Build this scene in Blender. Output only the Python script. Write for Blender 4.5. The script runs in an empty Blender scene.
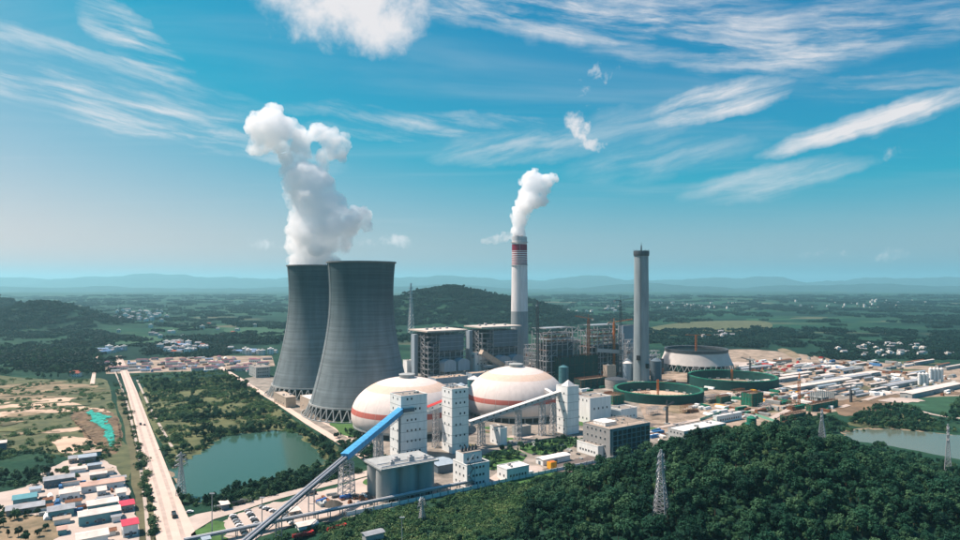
import bpy, bmesh, math, random
import numpy as np
from mathutils import Vector, Matrix, noise

random.seed(7)
rng = np.random.default_rng(11)
scene = bpy.context.scene
R = math.radians

# ---------------------------------------------------------------- camera
CAM_H, FOC, HOR = 145.0, 640.0, 285.0        # drone height, focal length and horizon row of a 960 px wide frame
cam_data = bpy.data.cameras.new("camera")
cam_data.lens = 24.0
cam_data.sensor_width = 36.0
cam_data.sensor_fit = 'HORIZONTAL'
cam_data.shift_y = 15.0 / 960.0
cam_data.clip_start = 1.0
cam_data.clip_end = 120000.0
cam = bpy.data.objects.new("camera", cam_data)
cam.location = (0, 0, CAM_H)
cam.rotation_euler = (R(90), 0, 0)
scene.collection.objects.link(cam)
scene.camera = cam

# ---------------------------------------------------------------- sky and sun
SUN_AZ, SUN_EL = 15.0, 57.0                  # degrees behind straight left, degrees up
sun_dir = Vector((-math.cos(R(SUN_AZ)) * math.cos(R(SUN_EL)), math.sin(R(SUN_AZ)) * math.cos(R(SUN_EL)), math.sin(R(SUN_EL))))
world = bpy.data.worlds.new("World")
scene.world = world
world.use_nodes = True
wt = world.node_tree
wt.nodes.clear()
WN, WL = wt.nodes, wt.links

def wmath(op, a, b=None, c=None, clamp=False):
    n = WN.new('ShaderNodeMath'); n.operation = op; n.use_clamp = clamp
    for i, v in enumerate((a, b, c)):
        if v is None: continue
        if isinstance(v, (int, float)): n.inputs[i].default_value = v
        else: WL.new(v, n.inputs[i])
    return n.outputs[0]

def wvec(op, a, b=None):
    n = WN.new('ShaderNodeVectorMath'); n.operation = op
    for i, v in enumerate((a, b)):
        if v is None: continue
        if isinstance(v, (tuple, list, Vector)): n.inputs[i].default_value = tuple(v)
        else: WL.new(v, n.inputs[i])
    return n.outputs['Value'] if op in ('DOT_PRODUCT', 'LENGTH') else n.outputs['Vector']

def wnoise(vec, scale, detail=6, rough=0.55, dist=0.0):
    n = WN.new('ShaderNodeTexNoise'); n.inputs['Scale'].default_value = scale
    n.inputs['Detail'].default_value = detail; n.inputs['Roughness'].default_value = rough
    n.inputs['Distortion'].default_value = dist
    WL.new(vec, n.inputs['Vector'])
    return n

def wramp(v, a, b):
    n = WN.new('ShaderNodeMapRange'); n.interpolation_type = 'SMOOTHSTEP'
    n.inputs['From Min'].default_value = a; n.inputs['From Max'].default_value = b
    WL.new(v, n.inputs['Value'])
    return n.outputs[0]

sky = WN.new('ShaderNodeTexSky')
sky.sky_type = 'NISHITA'
sky.sun_disc = False
sky.sun_elevation = R(SUN_EL)
sky.sun_rotation = math.atan2(sun_dir.x, sun_dir.y)
sky.altitude = 200
sky.air_density = 1.0
sky.dust_density = 1.6
sky.ozone_density = 2.0
# colour response of the film: red falls off in the deep blue, blue holds up near the horizon
sc_ = WN.new('ShaderNodeSeparateColor'); WL.new(sky.outputs[0], sc_.inputs[0])
cc_ = WN.new('ShaderNodeCombineColor')
WL.new(wmath('MAXIMUM', wmath('MULTIPLY', wmath('SUBTRACT', sc_.outputs[0], 2.6), 2.6), 0.02), cc_.inputs[0])
WL.new(wmath('MULTIPLY', sc_.outputs[1], 0.98), cc_.inputs[1])
WL.new(wmath('MULTIPLY_ADD', sc_.outputs[2], 0.55, 2.6), cc_.inputs[2])
SKYCOL = cc_.outputs[0]
tc = WN.new('ShaderNodeTexCoord')
D0 = wvec('NORMALIZE', tc.outputs['Generated'])
# fine turbulence of the view direction, so cloud outlines fray; one streak and one puff texture serve all clouds
nz = wnoise(D0, 7.0, 5, 0.62)
off = wvec('MULTIPLY', wvec('SUBTRACT', nz.outputs['Color'], (0.5, 0.5, 0.5)), (0.12, 0.12, 0.05))
DD = wvec('ADD', D0, off)
DW = wvec('ADD', D0, wvec('MULTIPLY', off, (0.30, 0.30, 0.30)))
def streaks(tilt, seed, fx, fz, lo, hi):
    t = math.tan(R(tilt)); sp = WN.new('ShaderNodeSeparateXYZ'); WL.new(DW, sp.inputs[0])
    cb = WN.new('ShaderNodeCombineXYZ'); WL.new(wmath('MULTIPLY', sp.outputs[0], fx), cb.inputs[0])
    WL.new(wmath('MULTIPLY', wmath('SUBTRACT', sp.outputs[2], wmath('MULTIPLY', sp.outputs[0], t)), fz), cb.inputs[1]); cb.inputs[2].default_value = seed
    return wramp(wnoise(cb.outputs[0], 1.0, 8, 0.64, 0.25).outputs['Fac'], lo, hi)
STREAK_DOWN, STREAK_UP = streaks(-9, 1.0, 6.5, 44.0, 0.36, 0.82), streaks(12, 5.0, 6.0, 34.0, 0.27, 0.80)
PUFF = wmath('SUBTRACT', wnoise(D0, 17.0, 9, 0.62, 0.15).outputs['Fac'], 0.5)
PUFF2 = wmath('SUBTRACT', wnoise(D0, 55.0, 6, 0.6, 0.3).outputs['Fac'], 0.5)

def view_dir(px, py):
    return Vector(((px - 480) / FOC, 1.0, (HOR - py) / FOC))

def cloud(px, py, hw, hh, tilt, strength, kind):
    c = view_dir(px, py); n = c.normalized()
    right = Vector((0, 0, 1)).cross(n) * -1.0
    right.normalize(); up = n.cross(right) * -1.0
    if up.z < 0: up = -up
    t = R(tilt)
    a = (right * math.cos(t) + up * math.sin(t)); b = (up * math.cos(t) - right * math.sin(t))
    w = hw / FOC / c.length; h = hh / FOC / c.length
    da = wmath('MULTIPLY', wmath('SUBTRACT', wvec('DOT_PRODUCT', DD, a), n.dot(a)), 1 / w)
    db = wmath('MULTIPLY', wmath('SUBTRACT', wvec('DOT_PRODUCT', DD, b), n.dot(b)), 1 / h)
    rr = wmath('ADD', wmath('MULTIPLY', da, da), wmath('MULTIPLY', db, db))
    m = wmath('SUBTRACT', 1.0, rr, clamp=True)
    return wmath('MULTIPLY', m, strength)

CLOUDS = [      # frame x, y, half width, half height, tilt, strength, kind
    (352, -6, 116, 70, 0, 1.0, 'big'),
    (50, 90, 250, 26, -4, 1.5, 'down'), (150, 122, 210, 20, -8, 1.4, 'down'), (146, 46, 90, 24, -38, 1.3, 'down'), (70, 52, 190, 16, -8, 0.8, 'down'),
    (200, 92, 90, 20, -20, 0.4, 'down'),
    (620, 18, 290, 30, -7, 1.4, 'down'), (810, 38, 160, 38, -2, 1.4, 'down'), (560, 0, 190, 22, -4, 0.8, 'down'), (690, 60, 150, 14, -14, 0.6, 'down'),
    (720, 99, 80, 20, 9, 1.7, 'up'), (640, 125, 100, 24, 14, 0.45, 'up'),
    (870, 124, 115, 15, 12, 1.8, 'up'), (910, 86, 120, 15, -8, 0.7, 'down'),
    (770, 182, 95, 18, 8, 0.9, 'up'), (660, 160, 110, 22, 6, 0.5, 'up'),
    (525, 148, 110, 20, 4, 0.8, 'up'), (440, 120, 190, 11, -3, 0.75, 'down'), (420, 134, 140, 8, -1, 0.6, 'down'),
    (584, 132, 16, 30, 30, 0.95, 'small'), (598, 146, 18, 9, -20, 0.9, 'small'), (607, 80, 30, 22, 20, 0.5, 'small'), (600, 115, 46, 50, 50, 0.30, 'small'),
    (408, 240, 22, 9, 0, 0.85, 'small'), (270, 242, 26, 9, 0, 0.6, 'small'), (372, 242, 18, 8, 0, 0.5, 'small'),
    (892, 252, 24, 9, 8, 0.55, 'small'), (830, 254, 34, 8, 0, 0.42, 'small'), (860, 160, 60, 14, 8, 0.3, 'small'),
]
masks = {}
for c in CLOUDS:
    v = cloud(*c); masks[c[6]] = v if c[6] not in masks else wmath('MAXIMUM', masks[c[6]], v)
front = wmath('GREATER_THAN', wvec('DOT_PRODUCT', D0, (0, 1, 0)), 0.3)
masks = {k: wmath('MULTIPLY', v, front) for k, v in masks.items()}
acc = wmath('MAXIMUM', wmath('MULTIPLY', STREAK_DOWN, masks['down']), wmath('MULTIPLY', STREAK_UP, masks['up']))
puffs = wmath('MULTIPLY', wramp(wmath('ADD', wmath('MULTIPLY', masks['big'], 0.85), wmath('ADD', wmath('MULTIPLY', PUFF, 1.5), wmath('MULTIPLY', PUFF2, 0.35))), 0.12, 1.0), wramp(masks['big'], 0.0, 0.16))
tiny = wmath('MULTIPLY', wmath('MULTIPLY', wramp(wmath('ADD', wmath('MULTIPLY', masks['small'], 0.8), wmath('MULTIPLY', PUFF2, 1.5)), 0.25, 0.95), wramp(masks['small'], 0.0, 0.3)), 0.95)
acc = wmath('MINIMUM', wmath('MAXIMUM', wmath('MAXIMUM', acc, puffs), tiny), 0.96)
# thin cirrus over the whole sky, laid out on a high flat layer
sep = WN.new('ShaderNodeSeparateXYZ'); WL.new(D0, sep.inputs[0])
zc = wmath('MAXIMUM', sep.outputs[2], 0.03)
pl = WN.new('ShaderNodeCombineXYZ')
WL.new(wmath('MULTIPLY', wmath('DIVIDE', sep.outputs[0], zc), 0.45), pl.inputs[0])
WL.new(wmath('MULTIPLY', wmath('DIVIDE', sep.outputs[1], zc), 1.3), pl.inputs[1])
pl.inputs[2].default_value = 3.3
ci = wnoise(pl.outputs[0], 0.55, 5, 0.6, 0.8)
cirrus = wmath('MULTIPLY', wmath('MULTIPLY', wramp(ci.outputs['Fac'], 0.50, 0.9), 0.30), wramp(sep.outputs[2], 0.04, 0.2))
acc = wmath('MAXIMUM', acc, cirrus)
cmix = WN.new('ShaderNodeMix'); cmix.data_type = 'RGBA'
WL.new(acc, cmix.inputs[0]); WL.new(SKYCOL, cmix.inputs[6])
cmix.inputs[7].default_value = (8.9, 8.45, 8.55, 1)
bg = WN.new('ShaderNodeBackground'); bg.inputs['Strength'].default_value = 0.063
WL.new(cmix.outputs[2], bg.inputs['Color'])
world.cycles.sampling_method = 'MANUAL'; world.cycles.sample_map_resolution = 256
wo = WN.new('ShaderNodeOutputWorld'); WL.new(bg.outputs[0], wo.inputs['Surface'])

sun_data = bpy.data.lights.new("sun", 'SUN')
sun_data.energy = 5.0
sun_data.angle = R(0.53)
sun_data.color = (1.0, 0.87, 0.77)
sun = bpy.data.objects.new("sun", sun_data)
sun.rotation_euler = sun_dir.to_track_quat('Z', 'Y').to_euler()
sun.location = (0, 0, 900)
scene.collection.objects.link(sun)

scene.view_settings.view_transform = 'Standard'
scene.view_settings.look = 'None'
scene.view_settings.exposure = 0.64
scene.view_settings.gamma = 1.0
scene.view_settings.use_curve_mapping = False
scene.render.engine = 'CYCLES'
cy = scene.cycles
cy.use_denoising = True
cy.max_bounces = 130
cy.diffuse_bounces = 2
cy.glossy_bounces = 2
cy.transmission_bounces = 4
cy.transparent_max_bounces = 12
cy.volume_bounces = 128
cy.caustics_reflective = False
cy.caustics_refractive = False
cy.sample_clamp_indirect = 6.0

# ---------------------------------------------------------------- helpers: materials
MATS = {}
def _principled(name):
    m = bpy.data.materials.new(name); m.use_nodes = True
    return m, m.node_tree.nodes, m.node_tree.links, m.node_tree.nodes['Principled BSDF']

def mat(name, col, rough=0.8, metal=0.0, var=0.18, scale=0.25, bump=0.0, spec=0.3, streak=False, objvar=0.0, col2=None):
    """Plain surface with cloudy wear: colour varies by object-space noise, optional rain streaks and per-object variation."""
    if name in MATS: return MATS[name]
    m, N, L, b = _principled(name)
    tcn = N.new('ShaderNodeTexCoord')
    mp = N.new('ShaderNodeMapping'); L.new(tcn.outputs['Object'], mp.inputs['Vector'])
    if streak: mp.inputs['Scale'].default_value = (1, 1, 0.12)
    n = N.new('ShaderNodeTexNoise'); n.inputs['Scale'].default_value = scale
    n.inputs['Detail'].default_value = 6; n.inputs['Roughness'].default_value = 0.65
    L.new(mp.outputs[0], n.inputs['Vector'])
    cr = N.new('ShaderNodeValToRGB')
    a = Vector(col) * (1 - var); c2 = Vector(col2) if col2 else Vector(col) * (1 + var * 0.8)
    cr.color_ramp.elements[0].position = 0.3; cr.color_ramp.elements[1].position = 0.7
    cr.color_ramp.elements[0].color = (*a, 1); cr.color_ramp.elements[1].color = (*c2, 1)
    L.new(n.outputs['Fac'], cr.inputs[0])
    out = cr.outputs[0]
    if objvar:
        oi = N.new('ShaderNodeObjectInfo')
        hsv = N.new('ShaderNodeHueSaturation')
        mr = N.new('ShaderNodeMapRange'); L.new(oi.outputs['Random'], mr.inputs['Value'])
        mr.inputs['To Min'].default_value = 1 - objvar; mr.inputs['To Max'].default_value = 1 + objvar
        L.new(mr.outputs[0], hsv.inputs['Value']); L.new(out, hsv.inputs['Color']); out = hsv.outputs[0]
    L.new(out, b.inputs['Base Color'])
    b.inputs['Roughness'].default_value = rough; b.inputs['Metallic'].default_value = metal
    b.inputs['Specular IOR Level'].default_value = spec
    if bump:
        bp = N.new('ShaderNodeBump'); bp.inputs['Strength'].default_value = bump; bp.inputs['Distance'].default_value = 0.5
        L.new(n.outputs['Fac'], bp.inputs['Height']); L.new(bp.outputs[0], b.inputs['Normal'])
    MATS[name] = m
    return m

def glass_mat(name, col=(0.02, 0.035, 0.045), rough=0.12):
    if name in MATS: return MATS[name]
    m, N, L, b = _principled(name)
    b.inputs['Base Color'].default_value = (*col, 1); b.inputs['Roughness'].default_value = rough
    b.inputs['Specular IOR Level'].default_value = 0.5
    MATS[name] = m
    return m

# ---------------------------------------------------------------- helpers: geometry
col = scene.collection
GA = R(34.0)                                   # the plant's grid is turned by this angle
U = Vector((math.cos(GA), math.sin(GA), 0)); V = Vector((-math.sin(GA), math.cos(GA), 0))
WALL_P = Vector((-53.0, 422.0, 0)); WALL_N = Vector((math.sin(GA), -math.cos(GA), 0))

def sstep(a, b, x):
    t = min(1.0, max(0.0, (x - a) / (b - a))); return t * t * (3 - 2 * t)

def terrain(x, y):
    """height of the land"""
    s = (x - WALL_P.x) * WALL_N.x + (y - WALL_P.y) * WALL_N.y
    h = 0.0
    if s > 5 and y < 900:
        g = math.exp(-((x - 192) / 100) ** 2 - ((y - 405) / 110) ** 2) * 40 + math.exp(-((x - 90) / 90) ** 2 - ((y - 360) / 90) ** 2) * 16
        h += g * sstep(8, 110, s)
    d2 = (x + 150) ** 2 + (y - 2650) ** 2
    if d2 < 2.5e6:
        n = 1 + 0.16 * noise.noise(Vector((x / 230, y / 230, 1.7))) + 0.07 * noise.noise(Vector((x / 80, y / 80, 4.1)))
        h += 126 * math.exp(-((x + 140) / 215) ** 2 - ((y - 2650) / 300) ** 2) * n
        h += 74 * math.exp(-((x - 190) / 190) ** 2 - ((y - 2620) / 260) ** 2) * n
        h += 46 * math.exp(-((x + 430) / 200) ** 2 - ((y - 2700) / 260) ** 2) * n
    if x < -900:
        n = 1 + 0.14 * noise.noise(Vector((x / 210, y / 210, 9.7)))
        h += 84 * math.exp(-((x + 1530) / 165) ** 2 - ((y - 2230) / 200) ** 2) * n
        h += 112 * math.exp(-((x + 2230) / 230) ** 2 - ((y - 2750) / 260) ** 2) * n
    if y > 3300:
        k = sstep(3300, 6000, y)
        h += k * 26 * (noise.noise(Vector((x / 900, y / 900, 2.2))) + 0.35)
    return h

def P(px, py, z=0.0):
    """point on the land that the pixel (px, py) of the 960 x 540 frame shows"""
    d = FOC * (CAM_H - z) / max(0.5, (py - HOR))
    return Vector(((px - 480) / FOC * d, d, z))

def Q(px, py, d):
    return Vector(((px - 480) / FOC * d, d, CAM_H - (py - HOR) / FOC * d))

class MB:
    """collects shapes into one mesh"""
    def __init__(s): s.v, s.f, s.m = [], [], []
    def add(s, verts, faces, mi=0):
        o = len(s.v); s.v += [tuple(p) for p in verts]
        s.f += [tuple(i + o for i in f) for f in faces]; s.m += [mi] * len(faces)
        return s
    def box(s, x0, y0, z0, x1, y1, z1, mi=0):
        return s.add([(x0, y0, z0), (x1, y0, z0), (x1, y1, z0), (x0, y1, z0), (x0, y0, z1), (x1, y0, z1), (x1, y1, z1), (x0, y1, z1)],
                     [(0, 3, 2, 1), (4, 5, 6, 7), (0, 1, 5, 4), (1, 2, 6, 5), (2, 3, 7, 6), (3, 0, 4, 7)], mi)
    def beam(s, p, q, w, h=None, mi=0, n=4):
        p, q = Vector(p), Vector(q); d = q - p
        if d.length < 1e-6: return s
        d.normalize(); h = h or w
        a = d.cross(Vector((0, 0, 1)))
        if a.length < 1e-3: a = Vector((1, 0, 0))
        a.normalize(); b = a.cross(d)
        if n == 4: prof = [(-w / 2, -h / 2), (w / 2, -h / 2), (w / 2, h / 2), (-w / 2, h / 2)]
        else: prof = [(w / 2 * math.cos(2 * math.pi * i / n), h / 2 * math.sin(2 * math.pi * i / n)) for i in range(n)]
        vs = [p + a * x + b * y for x, y in prof] + [q + a * x + b * y for x, y in prof]
        fs = [(i, (i + 1) % n, (i + 1) % n + n, i + n) for i in range(n)] + [tuple(range(n - 1, -1, -1)), tuple(range(n, 2 * n))]
        return s.add(vs, fs, mi)
    def lathe(s, prof, n=32, c=(0, 0, 0), mi=0, cap_top=True, cap_bot=False):
        vs, fs = [], []
        for r, z in prof:
            for i in range(n):
                t = 2 * math.pi * i / n
                vs.append((c[0] + r * math.cos(t), c[1] + r * math.sin(t), c[2] + z))
        for k in range(len(prof) - 1):
            for i in range(n):
                j = (i + 1) % n
                fs.append((k * n + i, k * n + j, (k + 1) * n + j, (k + 1) * n + i))
        if cap_top: fs.append(tuple((len(prof) - 1) * n + i for i in range(n)))
        if cap_bot: fs.append(tuple(range(n - 1, -1, -1)))
        return s.add(vs, fs, mi)
    def cyl(s, c, r, h, n=16, r2=None, mi=0):
        return s.lathe([(r, 0), (r if r2 is None else r2, h)], n, c, mi, True, True)
    def prism(s, poly, z0, z1, mi=0):
        n = len(poly)
        vs = [(x, y, z0) for x, y in poly] + [(x, y, z1) for x, y in poly]
        fs = [(i, (i + 1) % n, (i + 1) % n + n, i + n) for i in range(n)] + [tuple(range(n - 1, -1, -1)), tuple(range(n, 2 * n))]
        return s.add(vs, fs, mi)
    def gable(s, x0, y0, x1, y1, z, rise, over=0.5, th=0.25, along='x', mi=0):
        """two roof slopes with thickness, ridge along x or y"""
        if along == 'x':
            ym = (y0 + y1) / 2
            for sg, ye in ((-1, y0 - over), (1, y1 + over)):
                ze = z - rise * over / max(0.1, (y1 - y0) / 2)
                vs = [(x0 - over, ye, ze), (x1 + over, ye, ze), (x1 + over, ym, z + rise), (x0 - over, ym, z + rise)]
                vs += [(a, b, c + th) for a, b, c in vs]
                s.add(vs, [(0, 3, 2, 1), (4, 5, 6, 7), (0, 1, 5, 4), (1, 2, 6, 5), (2, 3, 7, 6), (3, 0, 4, 7)], mi)
        else:
            xm = (x0 + x1) / 2
            for sg, xe in ((-1, x0 - over), (1, x1 + over)):
                ze = z - rise * over / max(0.1, (x1 - x0) / 2)
                vs = [(xe, y0 - over, ze), (xe, y1 + over, ze), (xm, y1 + over, z + rise), (xm, y0 - over, z + rise)]
                vs += [(a, b, c + th) for a, b, c in vs]
                s.add(vs, [(0, 3, 2, 1), (4, 5, 6, 7), (0, 1, 5, 4), (1, 2, 6, 5), (2, 3, 7, 6), (3, 0, 4, 7)], mi)
        return s
    def mesh(s, name, mats, smooth=False):
        me = bpy.data.meshes.new(name)
        me.from_pydata(s.v, [], s.f)
        for m in (mats if isinstance(mats, (list, tuple)) else [mats]): me.materials.append(m)
        if len(me.materials) > 1: me.polygons.foreach_set('material_index', s.m)
        me.update()
        bm = bmesh.new(); bm.from_mesh(me); bmesh.ops.recalc_face_normals(bm, faces=bm.faces); bm.to_mesh(me); bm.free()
        if smooth:
            me.polygons.foreach_set('use_smooth', [True] * len(me.polygons))
            me.set_sharp_from_angle(angle=R(40))
        return me
    def build(s, name, mats, parent=None, smooth=False):
        return link(name, s.mesh(name, mats, smooth), parent)

def link(name, data, parent=None, loc=None, rz=None):
    o = bpy.data.objects.new(name, data); col.objects.link(o)
    if parent: o.parent = parent
    if loc is not None: o.location = loc
    if rz is not None: o.rotation_euler = (0, 0, rz)
    return o

def tag(o, label=None, cat=None, group=None, kind=None):
    if label: o['label'] = label
    if cat: o['category'] = cat
    if group: o['group'] = group
    if kind: o['kind'] = kind
    return o

def thing(name, label, cat, loc=(0, 0, 0), rz=0.0, group=None):
    o = bpy.data.objects.new(name, None); o.empty_display_size = 2.0; col.objects.link(o)
    o.location = loc; o.rotation_euler = (0, 0, rz)
    return tag(o, label, cat, group)

def copy_tree(o, parent=None):
    c = o.copy(); col.objects.link(c)
    if parent: c.parent = parent
    for ch in list(o.children): copy_tree(ch, c)
    return c

def smooth_outline(pts, per=6, jit=0.0):
    """closed Catmull-Rom outline through the points, with a little raggedness"""
    out, n = [], len(pts)
    for i in range(n):
        p0, p1, p2, p3 = (pts[(i + k - 1) % n] for k in range(4))
        L = (Vector(p2) - Vector(p1)).length
        for k in range(per):
            t = k / per
            q = [0.5 * ((2 * p1[a]) + (-p0[a] + p2[a]) * t + (2 * p0[a] - 5 * p1[a] + 4 * p2[a] - p3[a]) * t * t + (-p0[a] + 3 * p1[a] - 3 * p2[a] + p3[a]) * t ** 3) for a in (0, 1)]
            if jit: q = [c + random.uniform(-1, 1) * min(jit, L * 0.12) for c in q]
            out.append(tuple(q))
    return out

def sheet(name, pix, z, m, smooth=True, jit=2.0, kind='structure', label=None, per=6):
    """flat patch of land: outline in frame pixels, on the ground"""
    pts = [tuple(P(x, y)[:2]) for x, y in pix]
    if smooth: pts = smooth_outline(pts, per, jit)
    me = bpy.data.meshes.new(name)
    me.from_pydata([(x, y, z) for x, y in pts], [], [tuple(range(len(pts)))]); me.materials.append(m); me.update()
    if me.polygons[0].normal.z < 0: me.flip_normals()
    o = link(name, me); tag(o, label, kind=kind)
    return o

def strip(name, line, width, z, m, kind='structure', follow=False):
    """ribbon of road along a line of ground points"""
    vs, fs = [], []
    w = width if isinstance(width, (list, tuple)) else [width] * len(line)
    for i, p in enumerate(line):
        a = Vector(line[max(0, i - 1)]); b = Vector(line[min(len(line) - 1, i + 1)])
        d = (b - a); d.z = 0; d.normalize(); s = Vector((-d.y, d.x, 0))
        for k in (-1, 1):
            q = Vector(p) + s * k * w[i] / 2
            vs.append((q.x, q.y, z + (terrain(q.x, q.y) if follow else 0)))
    for i in range(len(line) - 1): fs.append((2 * i, 2 * i + 1, 2 * i + 3, 2 * i + 2))
    me = bpy.data.meshes.new(name); me.from_pydata(vs, [], fs); me.materials.append(m); me.update()
    if me.polygons[0].normal.z < 0: me.flip_normals()
    o = link(name, me); tag(o, kind=kind)
    return o

def corner(xl, xc, xr, yb, yt):
    """near ground corner of a grid-aligned building, its two plan lengths and its height, from where its edges show"""
    p = P(xc, yb)
    k = (xr - 480) / FOC; lu = (k * p.y - p.x) / (U.x - k * U.y)
    k = (xl - 480) / FOC; lv = (k * p.y - p.x) / (V.x - k * V.y)
    return p, lu, lv, (yb - yt) / FOC * p.y

def inside(poly, x, y):
    c = False; j = len(poly) - 1
    for i in range(len(poly)):
        if (poly[i][1] > y) != (poly[j][1] > y) and x < (poly[j][0] - poly[i][0]) * (y - poly[i][1]) / (poly[j][1] - poly[i][1]) + poly[i][0]: c = not c
        j = i
    return c

def ground_poly(pix): return [tuple(P(x, y)[:2]) for x, y in pix]

# ================================================================ land
def land_material():
    m, N, L, b = _principled('land')
    geo = N.new('ShaderNodeNewGeometry')
    def nz(scale, detail=5, rough=0.6, vec=None, dist=0.0):
        n = N.new('ShaderNodeTexNoise'); n.inputs['Scale'].default_value = scale
        n.inputs['Detail'].default_value = detail; n.inputs['Roughness'].default_value = rough; n.inputs['Distortion'].default_value = dist
        L.new(vec or geo.outputs['Position'], n.inputs['Vector']); return n
    def ramp(v, stops):
        r = N.new('ShaderNodeValToRGB'); r.color_ramp.interpolation = 'LINEAR'
        els = r.color_ramp.elements
        while len(els) < len(stops): els.new(0.5)
        for e, (p, c) in zip(els, stops): e.position = p; e.color = (*c, 1)
        L.new(v, r.inputs[0]); return r.outputs[0]
    def mix(f, a, bcol, typ='MIX'):
        x = N.new('ShaderNodeMix'); x.data_type = 'RGBA'; x.blend_type = typ
        if isinstance(f, float): x.inputs[0].default_value = f
        else: L.new(f, x.inputs[0])
        L.new(a, x.inputs[6])
        if isinstance(bcol, tuple): x.inputs[7].default_value = (*bcol, 1)
        else: L.new(bcol, x.inputs[7])
        return x.outputs[2]
    def mrange(v, a, c, lo=0.0, hi=1.0):
        x = N.new('ShaderNodeMapRange'); x.interpolation_type = 'SMOOTHSTEP'
        x.inputs['From Min'].default_value = a; x.inputs['From Max'].default_value = c
        x.inputs['To Min'].default_value = lo; x.inputs['To Max'].default_value = hi
        L.new(v, x.inputs['Value']); return x.outputs[0]
    big = nz(1 / 420, 6, 0.6)
    mid = nz(1 / 60, 6, 0.65)
    fine = nz(1 / 5, 4, 0.7)
    grass = ramp(mid.outputs['Fac'], [(0.25, (0.006, 0.032, 0.022)), (0.5, (0.014, 0.054, 0.032)), (0.75, (0.045, 0.088, 0.045))])
    wood = ramp(mid.outputs['Fac'], [(0.3, (0.003, 0.019, 0.016)), (0.7, (0.009, 0.037, 0.026))])
    base = mix(mrange(big.outputs['Fac'], 0.44, 0.58), grass, wood)
    # strips of farmland
    mp = N.new('ShaderNodeMapping'); mp.inputs['Rotation'].default_value = (0, 0, 0.5); mp.inputs['Scale'].default_value = (1 / 210, 1 / 120, 1 / 100)
    L.new(geo.outputs['Position'], mp.inputs['Vector'])
    vo = N.new('ShaderNodeTexVoronoi'); vo.inputs['Scale'].default_value = 1.0; vo.inputs['Randomness'].default_value = 0.8
    L.new(mp.outputs[0], vo.inputs['Vector'])
    hs = N.new('ShaderNodeSeparateColor'); L.new(vo.outputs['Color'], hs.inputs[0])
    fcol = ramp(hs.outputs[0], [(0.0, (0.008, 0.046, 0.030)), (0.45, (0.018, 0.074, 0.038)), (0.75, (0.042, 0.092, 0.050)), (1.0, (0.11, 0.11, 0.075))])
    fm = N.new('ShaderNodeMath'); fm.operation = 'MULTIPLY'
    L.new(mrange(nz(1 / 900, 4).outputs['Fac'], 0.50, 0.60), fm.inputs[0]); L.new(mrange(hs.outputs[1], 0.35, 0.45), fm.inputs[1])
    base = mix(fm.outputs[0], base, fcol)
    base = mix(0.55, base, ramp(fine.outputs['Fac'], [(0.3, (0.35, 0.38, 0.4)), (0.7, (1.35, 1.3, 1.25))]), 'MULTIPLY')
    L.new(base, b.inputs['Base Color']); b.inputs['Roughness'].default_value = 0.95; b.inputs['Specular IOR Level'].default_value = 0.1
    bp = N.new('ShaderNodeBump'); bp.inputs['Strength'].default_value = 0.6; bp.inputs['Distance'].default_value = 1.5
    L.new(fine.outputs['Fac'], bp.inputs['Height']); L.new(bp.outputs[0], b.inputs['Normal'])
    return m
LAND = land_material()

def axis(lo, hi, dense_lo, dense_hi, step, grow):
    a = list(np.arange(dense_lo, dense_hi, step)); d = step; x = a[-1]
    while x < hi: d = max(step, (x - dense_lo) * grow if grow > 0.01 else d); x += d; a.append(min(x, hi))
    d = step; x = dense_lo; pre = []
    while x > lo: d *= 1.12; x -= d; pre.append(max(x, lo))
    return pre[::-1] + a

def grid_object(name, xs, ys, fz, m, smooth=True):
    nx, ny = len(xs), len(ys)
    vs = [(x, y, fz(x, y)) for y in ys for x in xs]
    fs = [(j * nx + i, j * nx + i + 1, (j + 1) * nx + i + 1, (j + 1) * nx + i) for j in range(ny - 1) for i in range(nx - 1)]
    me = bpy.data.meshes.new(name); me.from_pydata(vs, [], fs); me.materials.append(m)
    if smooth: me.polygons.foreach_set('use_smooth', [True] * len(fs))
    me.update()
    return tag(link(name, me), kind='structure')

xs = sorted({round(v, 2) for v in np.arange(-900, 900, 14)} | {round(s * 900 * 1.022 ** k, 1) for k in range(0, 158) for s in (-1, 1)})
ys = sorted({round(v, 2) for v in np.arange(60, 1400, 14)} | {round(1400 * 1.014 ** k, 1) for k in range(0, 232)} | {-3000.0, -2000.0, -1200.0, -700.0, -350.0, -100.0})
grid_object('ground', xs, ys, terrain, LAND)

# mountains on the horizon
MOUNTAIN = mat('mountain_woods', (0.02, 0.05, 0.05), 0.95, var=0.35, scale=1 / 300, spec=0.05)
def ridge(name, y0, depth, amp, seed, base, lo=-27500, hi=27500, n=520):
    def fz(x, y):
        t = (y - y0) / depth
        env = math.exp(-(t * 2.0) ** 2)
        a = 0.5 + 0.5 * noise.noise(Vector((x / 5200, seed, 0.3)))
        r = noise.fractal(Vector((x / 1900, y / 2300, seed)), 1.0, 2.1, 5)
        return -12 + max(0.0, env * (base + amp * (0.55 * a + 0.45 * r)))
    xs = np.linspace(lo, hi, n); ys = np.linspace(y0 - depth, y0 + depth, 26)
    return grid_object(name, list(map(float, xs)), list(map(float, ys)), fz, MOUNTAIN)
ridge('mountain', 21500, 3600, 400, 3.7, 270)
ridge('mountain', 14500, 2400, 260, 8.1, 40)

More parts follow.
